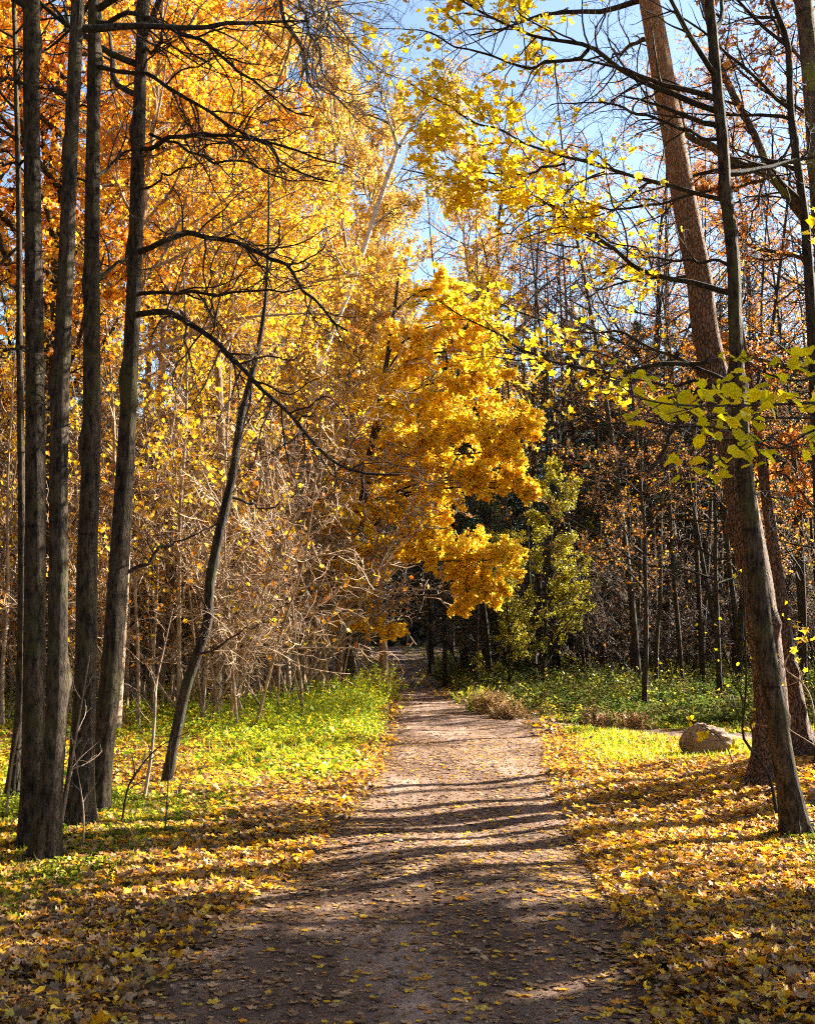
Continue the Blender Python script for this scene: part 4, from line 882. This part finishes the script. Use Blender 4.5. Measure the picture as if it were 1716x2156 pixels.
# ------------------------------------------------------------------ boulder, pebble, fallen trunk
def boulder():
    import bmesh
    b = ground(1490, 1592); Yd = b[1]; sc = Yd / FPX
    bm = bmesh.new(); bmesh.ops.create_icosphere(bm, subdivisions=5, radius=1.0)
    rng = RS(3); dirs = nrm(rng.randn(16, 3)); offs = rng.uniform(.72, .98, 16)
    for v in bm.verts:
        p = np.array(v.co)
        for d, o in zip(dirs, offs):
            s = p @ d
            if s > o: p = p - d * (s - o) * .8
        x, y, z = p
        x2 = x * 59 * sc * (1 + .02 * z); zt = z * 40 * sc
        zt *= (1.0 if x < 0 else 1 - .42 * x)              # slopes down to the right
        if x < -.6: x2 = -.6 * 55 * sc + (x + .6) * 48 * sc
        n = .012 * math.sin(9 * x + 4 * z) + .010 * math.sin(14 * y + 11 * z) + .008 * math.sin(23 * x - 17 * y)
        v.co = (x2 + n, y * .26, max(zt, -.30 * 36 * sc * 3) + n)
    me = bpy.data.meshes.new('boulder'); bm.to_mesh(me); bm.free()
    for p in me.polygons: p.use_smooth = True
    o = bpy.data.objects.new('boulder', me); me.materials.append(M['rock']); col.objects.link(o)
    o.location = (b[0], b[1] + .12, b[2] + 25 * sc); tag(o, 'rounded pinkish-brown granite boulder on the leaf-strewn grass by the pine', 'boulder')
    pb = ground(838, 1772); bm = bmesh.new(); bmesh.ops.create_icosphere(bm, subdivisions=3, radius=.03)
    for v in bm.verts: v.co.z *= .55; v.co.x *= 1.3 + 4 * v.co.y; v.co.z += .004 * math.sin(90 * v.co.x)
    me = bpy.data.meshes.new('pebble'); bm.to_mesh(me); bm.free(); o = bpy.data.objects.new('pebble', me); me.materials.append(M['stone']); col.objects.link(o)
    o.location = (pb[0], pb[1], pb[2] + .008); tag(o, 'small pale stone lying alone on the middle of the path', 'stone')
    a = at(1306, 1388, 33); c = at(1352, 1440, 29); c[2] = float(gz(c[0], c[1])) + .05; P, R = resample([a, (a + c) / 2 + (0, 0, .03), c], 24, [.05, .08, .1])
    root = thing('fallen_trunk', c, 'pale fallen trunk leaning on the undergrowth in front of the dark wood', 'fallen tree'); g = Geo(); displaced_trunk(g, P, R, 10, RS(5), 0); g.obj('log', M['greytwig'], root, c, True)
    g = Geo(); C, RC = grow(P[None], R[None], 5, .1, .8, .2, 60, 5, .1, (0, 0, 0), RS(6), .02); g.add(*tubes(C, RC, 5)); g.obj('branch_stubs', M['greytwig'], root, c)
boulder()

# ------------------------------------------------------------------ fallen leaves, grass and herbs
def vis(x, y, m=1.15): return (np.abs(x) < .371 * y * m + .6) & (y > 3.6)
def snoise(x, y, s, seed):
    r = RS(seed); v = 0
    for q in range(7):
        a = r.rand() * 6.28; f = s * r.uniform(.6, 1.8); v = v + np.sin((x * math.cos(a) + y * math.sin(a)) * f + r.rand() * 6.28)
    return v / 7 * 1.6
rng = RS(77)
def scatter(n, y0, y1, pw=1.0):
    y = y0 + (y1 - y0) * rng.rand(n) ** pw; x = (rng.rand(n) * 2 - 1) * (.371 * y * 1.12 + .5); return x, y
def green_mask(x, y):
    """where herbs cover the ground (0..1)"""
    d = -(x - path_l(y)); left = sstep(11.5, 13.5, y) * (1 - sstep(24, 27, y)) * sstep(.05, .6, d) * (1 - sstep(1.7, 3.6, d) * .72)
    near_l = sstep(.8, 1.7, d) * sstep(5.0, 5.8, y) * (1 - sstep(11.5, 12.5, y) * .4) * .85
    e = x - path_r(y); right = sstep(13.6, 14.8, y) * sstep(.25, .9, e) * (1 - sstep(21, 23, y)) * .85
    near_r = sstep(1.35, 1.9, e) * sstep(5.5, 6.3, y) * (1 - sstep(8.6, 9.6, y)) * .6
    m = np.maximum.reduce([left, near_l, right, near_r]); return np.clip(m * (1 + .8 * snoise(x, y, 1.6, 3)), 0, 1)
lit = Geo(); brn = Geo()
def litter(n, y0, y1, tpl, size, pw=1.0):
    x, y = scatter(n, y0, y1, pw); d = path_dist(x, y); e = d + .16 * snoise(x, y, 3.0, 9) + .12 * snoise(x, y, 9.0, 19)
    left = x < (path_l(y) + path_r(y)) / 2
    pr = .09 + .91 * sstep(-.45, .45, e + .10 * np.where(left, 1, 0) - .12 * sstep(8, 5, y)); pr = np.where(snoise(x, y, 5, 31) < -.55, pr * .35, pr)
    pr = np.where((d < 0) & (y > 7.5) & (y < 20), np.maximum(pr, .18 + .18 * snoise(x, y, 1.3, 4)), pr)
    pr = pr * (1 - np.where((y > 13) & (x > 0), .88, .5) * green_mask(x, y)); pr = np.where(side_d(x, y) < .65, .07, pr)
    pr = np.where((y > 22) & (d > 0) & (x > 0), .4 * pr, pr)
    k = rng.rand(n) < pr; x, y, d, left = x[k], y[k], d[k], left[k]
    on = d < -.05
    z = gz(x, y) + np.where(on, .030 + 0, 0) ; z = np.where(on, hgt(x, y) + .006, z + rng.rand(len(x)) * .05 + .01)
    pos = np.stack([x, y, z], 1)
    old = rng.rand(len(x)) < np.where(on, .40, 0) + np.where(left, .42, .28) + np.where((y < 7) & (~on), .12, 0)
    for geo, sel in ((brn, old), (lit, ~old)):
        a = sel & on; leaves(geo, tpl, pos[a], size * rng.uniform(.45, 1.0, a.sum()), rng, None, .09, (-.5, .9))
        a = sel & ~on; leaves(geo, tpl, pos[a], size * rng.uniform(.5, 1.15, a.sum()), rng, None, .36, (-1.6, 2.0))
litter(82000, 3.6, 9.5, MAPLE, .062, .75); litter(34000, 3.6, 9.5, OVAL, .055, .75)
litter(96000, 9.5, 18, MAPLES, .070, .85)
litter(60000, 18, 34, DIAM, .12, .9)
litter(30000, 34, 72, DIAM, .18, .8)
stuff(lit.obj('fallen_leaves', M['litter']), 'yellow and orange maple leaves covering the ground beside the path', 'leaves')
stuff(brn.obj('withered_leaves', M['litterbrown']), 'withered brown leaves lying among the yellow ones', 'leaves')

# little crumbs and bits on the trodden earth
gr = Geo(); n = 9000; y = 3.6 + 12 * rng.rand(n) ** 1.3; x = path_l(y) + (path_r(y) - path_l(y)) * rng.rand(n)
leaves(gr, DIAM, np.stack([x, y, hgt(x, y) + .004], 1), .018, rng, None, .3, (.3, 1)); stuff(gr.obj('leaf_crumbs', M['litterbrown']), 'small crumbs of leaf and bark scattered on the trodden path', 'debris')

def ground_bits():
    rg = RS(58); g = Geo(); n = 1500; y = 3.6 + 14 * rg.rand(n) ** 1.2; x = path_l(y) + (path_r(y) - path_l(y)) * rg.rand(n); s_ = .006 + .016 * rg.rand(n) ** 3
    oc = np.array([(1, 0, 0), (0, 1, 0), (-1, 0, 0), (0, -1, 0), (0, 0, .7), (0, 0, -.7)]); of = np.array([(0, 1, 4), (1, 2, 4), (2, 3, 4), (3, 0, 4), (1, 0, 5), (2, 1, 5), (3, 2, 5), (0, 3, 5)])
    V = oc[None] * (s_[:, None] * rg.uniform(.6, 1.3, (n, 3)))[:, None] * rg.uniform(.8, 1.2, (n, 6, 1)); a = rg.rand(n) * 6.28; c, q = np.cos(a)[:, None], np.sin(a)[:, None]
    V = np.stack([V[..., 0] * c - V[..., 1] * q, V[..., 0] * q + V[..., 1] * c, V[..., 2]], -1) + np.stack([x, y, hgt(x, y) + .002], 1)[:, None]
    g.add(V, (of[None] + (np.arange(n) * 6)[:, None, None]).reshape(-1, 3)); stuff(g.obj('gravel', M['rock']), 'small stones pressed into the trodden path', 'gravel')
    g = Geo(); n = 420; x, y = scatter(n, 4, 16); d = path_dist(x, y); k = d > .0; x, y = x[k], y[k]; n = len(x); a = rg.rand(n) * 3.14; L = rg.uniform(.12, .7, n)
    t = np.linspace(-.5, .5, 6)[None]; X = x[:, None] + np.cos(a)[:, None] * L[:, None] * t + rg.randn(n, 6) * .012; Y_ = y[:, None] + np.sin(a)[:, None] * L[:, None] * t + rg.randn(n, 6) * .012
    P = np.stack([X, Y_, gz(X, Y_) + .05 + rg.randn(n, 6) * .008], -1); g.add(*tubes(P, np.full((n, 1), .0035) * np.linspace(1.2, .5, 6)[None], 4)); stuff(g.obj('fallen_twigs', M['brushtwig']), 'fallen twigs lying among the leaves', 'twigs')
ground_bits()
def herbs(name, n, y0, y1, maskf, hf, size, mat, tpl, label, seed, stems=0, per=7, spr=.5):
    """low plants: a short stem with a handful of leaves each"""
    global rng
    rng = RS(seed); x, y = scatter(n, y0, y1); k = rng.rand(n) < maskf(x, y); x, y = x[k], y[k]; h = hf(x, y) * rng.uniform(.4, 1.15, len(x))
    z0 = gz(x, y); g = Geo(); m = len(x); idx = np.repeat(np.arange(m), per); f = rng.uniform(.25, 1, m * per)
    tilt = rng.randn(m, 2) * .18; r = rng.rand(m * per) * 6.283; sp_ = h[idx] * .30 * rng.rand(m * per) + size * .4
    pos = np.stack([x[idx] + tilt[idx, 0] * h[idx] * f + np.cos(r) * sp_, y[idx] + tilt[idx, 1] * h[idx] * f + np.sin(r) * sp_, z0[idx] + h[idx] * f], 1)
    leaves(g, tpl, pos, size, rng, (0, 0, .9), spr, (.5, 1.5)); A = [None]
    st = np.stack([np.stack([x, y, z0 - .01], 1), np.stack([x + tilt[:, 0] * h * .5, y + tilt[:, 1] * h * .5, z0 + h * .5], 1), np.stack([x + tilt[:, 0] * h, y + tilt[:, 1] * h, z0 + h], 1)], 1)
    V, F = tubes(st, np.full((m, 3), .0025), 3); g.add(V, F, np.full(len(F), .3))
    return stuff(g.obj(name, mat), label, 'undergrowth')
def lbank(x, y):
    d = path_l(y) - x; return np.where((y > 11.3) & (y < 27) & (d > .15), green_mask(x, y), 0)
herbs('bank_herbs', 26000, 11.3, 27, lbank, lambda x, y: .07 + .50 * sstep(14, 22, y) * (1 - .6 * sstep(1.5, 5, path_l(y) - x)) * (1 + .5 * snoise(x, y, 2, 5)), .060, M['litegreen'], OVAL, 'bright yellow-green leafy plants on the sunlit left bank', 81, per=8)
herbs('verge_herbs', 38000, 4.5, 11, lambda x, y: np.where((y < 11) & (path_dist(x, y) > .8), green_mask(x, y), 0), lambda x, y: .05 + .05 * snoise(x, y, 3, 6) ** 2, .040, M['green'], OVAL, 'small green ground plants between fallen leaves near the trunks', 82, per=7)
herbs('lawn_herbs', 26000, 13.4, 23, lambda x, y: np.where((path_dist(x, y) > .4) & (x > 0) & (side_d(x, y) > .9), green_mask(x, y), 0), lambda x, y: .06 + 0 * x, .040, M['litegreen'], OVAL, 'short green plants on the sunlit strip beside the boulder', 83, per=5)
herbs('bank_leaves', 2000, 11.3, 26, lbank, lambda x, y: .10 + .40 * sstep(14, 22, y) * (1 - .6 * sstep(1.5, 5, path_l(y) - x)), .10, M['litegreen'], ROUND, 'larger yellow leaves dotted over the sunlit left bank', 87, per=2, spr=.7)
def rund(x, y):
    yc = np.interp(x, SP[:, 0], SP[:, 1]); return np.where((x > path_r(y) + .5) & (y > yc + .7), 1 - .5 * sstep(36, 44, y), 0)
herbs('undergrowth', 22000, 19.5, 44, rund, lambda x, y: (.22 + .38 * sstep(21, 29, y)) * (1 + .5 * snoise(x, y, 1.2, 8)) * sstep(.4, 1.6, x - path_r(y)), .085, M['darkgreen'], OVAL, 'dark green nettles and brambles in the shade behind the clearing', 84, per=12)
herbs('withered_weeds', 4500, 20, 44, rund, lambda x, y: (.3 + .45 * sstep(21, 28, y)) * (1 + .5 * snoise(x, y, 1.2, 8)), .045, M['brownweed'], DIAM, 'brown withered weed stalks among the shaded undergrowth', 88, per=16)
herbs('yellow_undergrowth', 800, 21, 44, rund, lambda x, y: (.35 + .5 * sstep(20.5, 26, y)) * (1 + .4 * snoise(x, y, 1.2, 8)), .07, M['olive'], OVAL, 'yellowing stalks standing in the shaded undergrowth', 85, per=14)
# thicket floor greenery behind the bank and under the far trees
herbs('verge_greens', 7000, 30, 60, lambda x, y: np.where((path_dist(x, y) > .8) & (x > 0) & (x < 6), .6, 0), lambda x, y: .25 + 0 * x, .09, M['green'], OVAL, 'green plants along the far path under the dark trunks', 86, per=8)

def grass(name, n, y0, y1, maskf, h, mat, label, seed, lean=.5, wid=1.0):
    global rng
    rng = RS(seed); x, y = scatter(n, y0, y1); k = rng.rand(n) < maskf(x, y); x, y = x[k], y[k]; g = Geo()
    pos = np.stack([x, y, gz(x, y) - .005], 1); d = rng.randn(len(x), 3) * lean; up = np.array([0, 0, 1.0]); yv = nrm(up + d * np.array([1, 1, 0]))
    zz = rng.randn(len(x), 3); zz = nrm(zz - (zz * yv).sum(1, keepdims=True) * yv); xv = np.cross(yv, zz); s = h * rng.uniform(.5, 1.2, len(x))
    V = BLADE[0]; W = (V[None, :, 0:1] * wid * s[:, None, None]) * xv[:, None] + (V[None, :, 1:2] * s[:, None, None]) * yv[:, None] + (V[None, :, 2:3] * s[:, None, None] * 1.4) * zz[:, None] + pos[:, None]
    F = (BLADE[1][None] + (np.arange(len(x)) * 5)[:, None, None]).reshape(-1, 3); g.add(W, F, np.repeat(rng.rand(len(x)), 3)); return stuff(g.obj(name, mat), label, 'grass')
grass('lawn_grass', 80000, 13.4, 23, lambda x, y: np.where((path_dist(x, y) > .3) & (x > 0) & (side_d(x, y) > 1.0), np.clip(green_mask(x, y) * 1.2, 0, 1), 0), .12, M['litegreen'], 'short sunlit grass between the path and the boulder', 91)
grass('bank_grass', 9000, 14, 26, lambda x, y: np.where((path_l(y) - x > .15) & (path_l(y) - x < 2.6), green_mask(x, y), 0), .26, M['litegreen'], 'taller grass blades among the plants of the left bank', 93, .7, .5)
grass('verge_grass', 45000, 4.5, 12, lambda x, y: np.where(path_dist(x, y) > .6, green_mask(x, y) * .8, 0), .10, M['green'], 'thin grass blades poking through leaves near the trunks', 92)

def clump(name, label, px, py, n, h, rad, mat, seed, plume=0, cat='grass', droop=.25):
    rg = RS(seed); b = ground(px, py); root = thing(name, b, label, cat); g = Geo()
    o = rg.randn(n, 2) * rad * .35; d = nrm(np.concatenate([o * .9 / rad * .5 + rg.randn(n, 2) * .18, np.ones((n, 1))], 1)); L = h * rg.uniform(.5, 1.1, n)
    C = [np.concatenate([o, np.zeros((n, 1)) - .03], 1)]
    for q in range(7):
        d = nrm(d + np.concatenate([o / rad, -np.ones((n, 1)) * .3], 1) * droop * q / 7 * .6); C.append(C[-1] + d * (L / 7)[:, None])
    C = np.stack(C, 1); V, F = tubes(C, np.full((n, 1), .0028) * np.linspace(1, .4, 8)[None], 3); g.add(V, F, np.repeat(rg.rand(n), len(F) // n)); g.obj('stalks', mat, root)
    lf = Geo(); leaves(lf, (BLADE[0] * (1.6, 1, 1), BLADE[1]), leafpts(C, 14, .15, rg, .012), .11, rg, (0, 0, .4), .8); lf.obj('blades', mat, root)
    if plume:
        pl_ = Geo(); leaves(pl_, DIAM, leafpts(C, plume, .65, rg, .018), .022, rg); pl_.obj('seed_heads', M['dry'], root)
clump('tall_grass', 'feathery tall yellow-green grass tuft arching over the left edge of the path', 800, 1478, 110, 1.0, .55, M['litegreen'], 95, 26)
clump('tall_grass', 'smaller feathery grass tuft left of the big one on the bank', 735, 1482, 70, .75, .5, M['litegreen'], 96, 18)
clump('dry_grass', 'rusty dry grass tuft on the right edge where the paths part', 1035, 1500, 110, .48, .45, M['dry'], 97, 14)
clump('dry_grass', 'low rusty dry grass spreading beside the path fork', 1075, 1512, 80, .33, .4, M['dry'], 98, 12)
clump('dry_grass', 'yellow-green dry tuft at the corner of the path fork', 1000, 1497, 60, .55, .3, M['litegreen'], 99, 22)
clump('dry_grass', 'small reddish seed-headed weeds behind the side path', 1255, 1530, 40, .4, .3, M['dry'], 103, 12)
clump('dry_grass', 'small reddish weeds near the boulder end of the side path', 1335, 1536, 40, .33, .3, M['dry'], 104, 12)
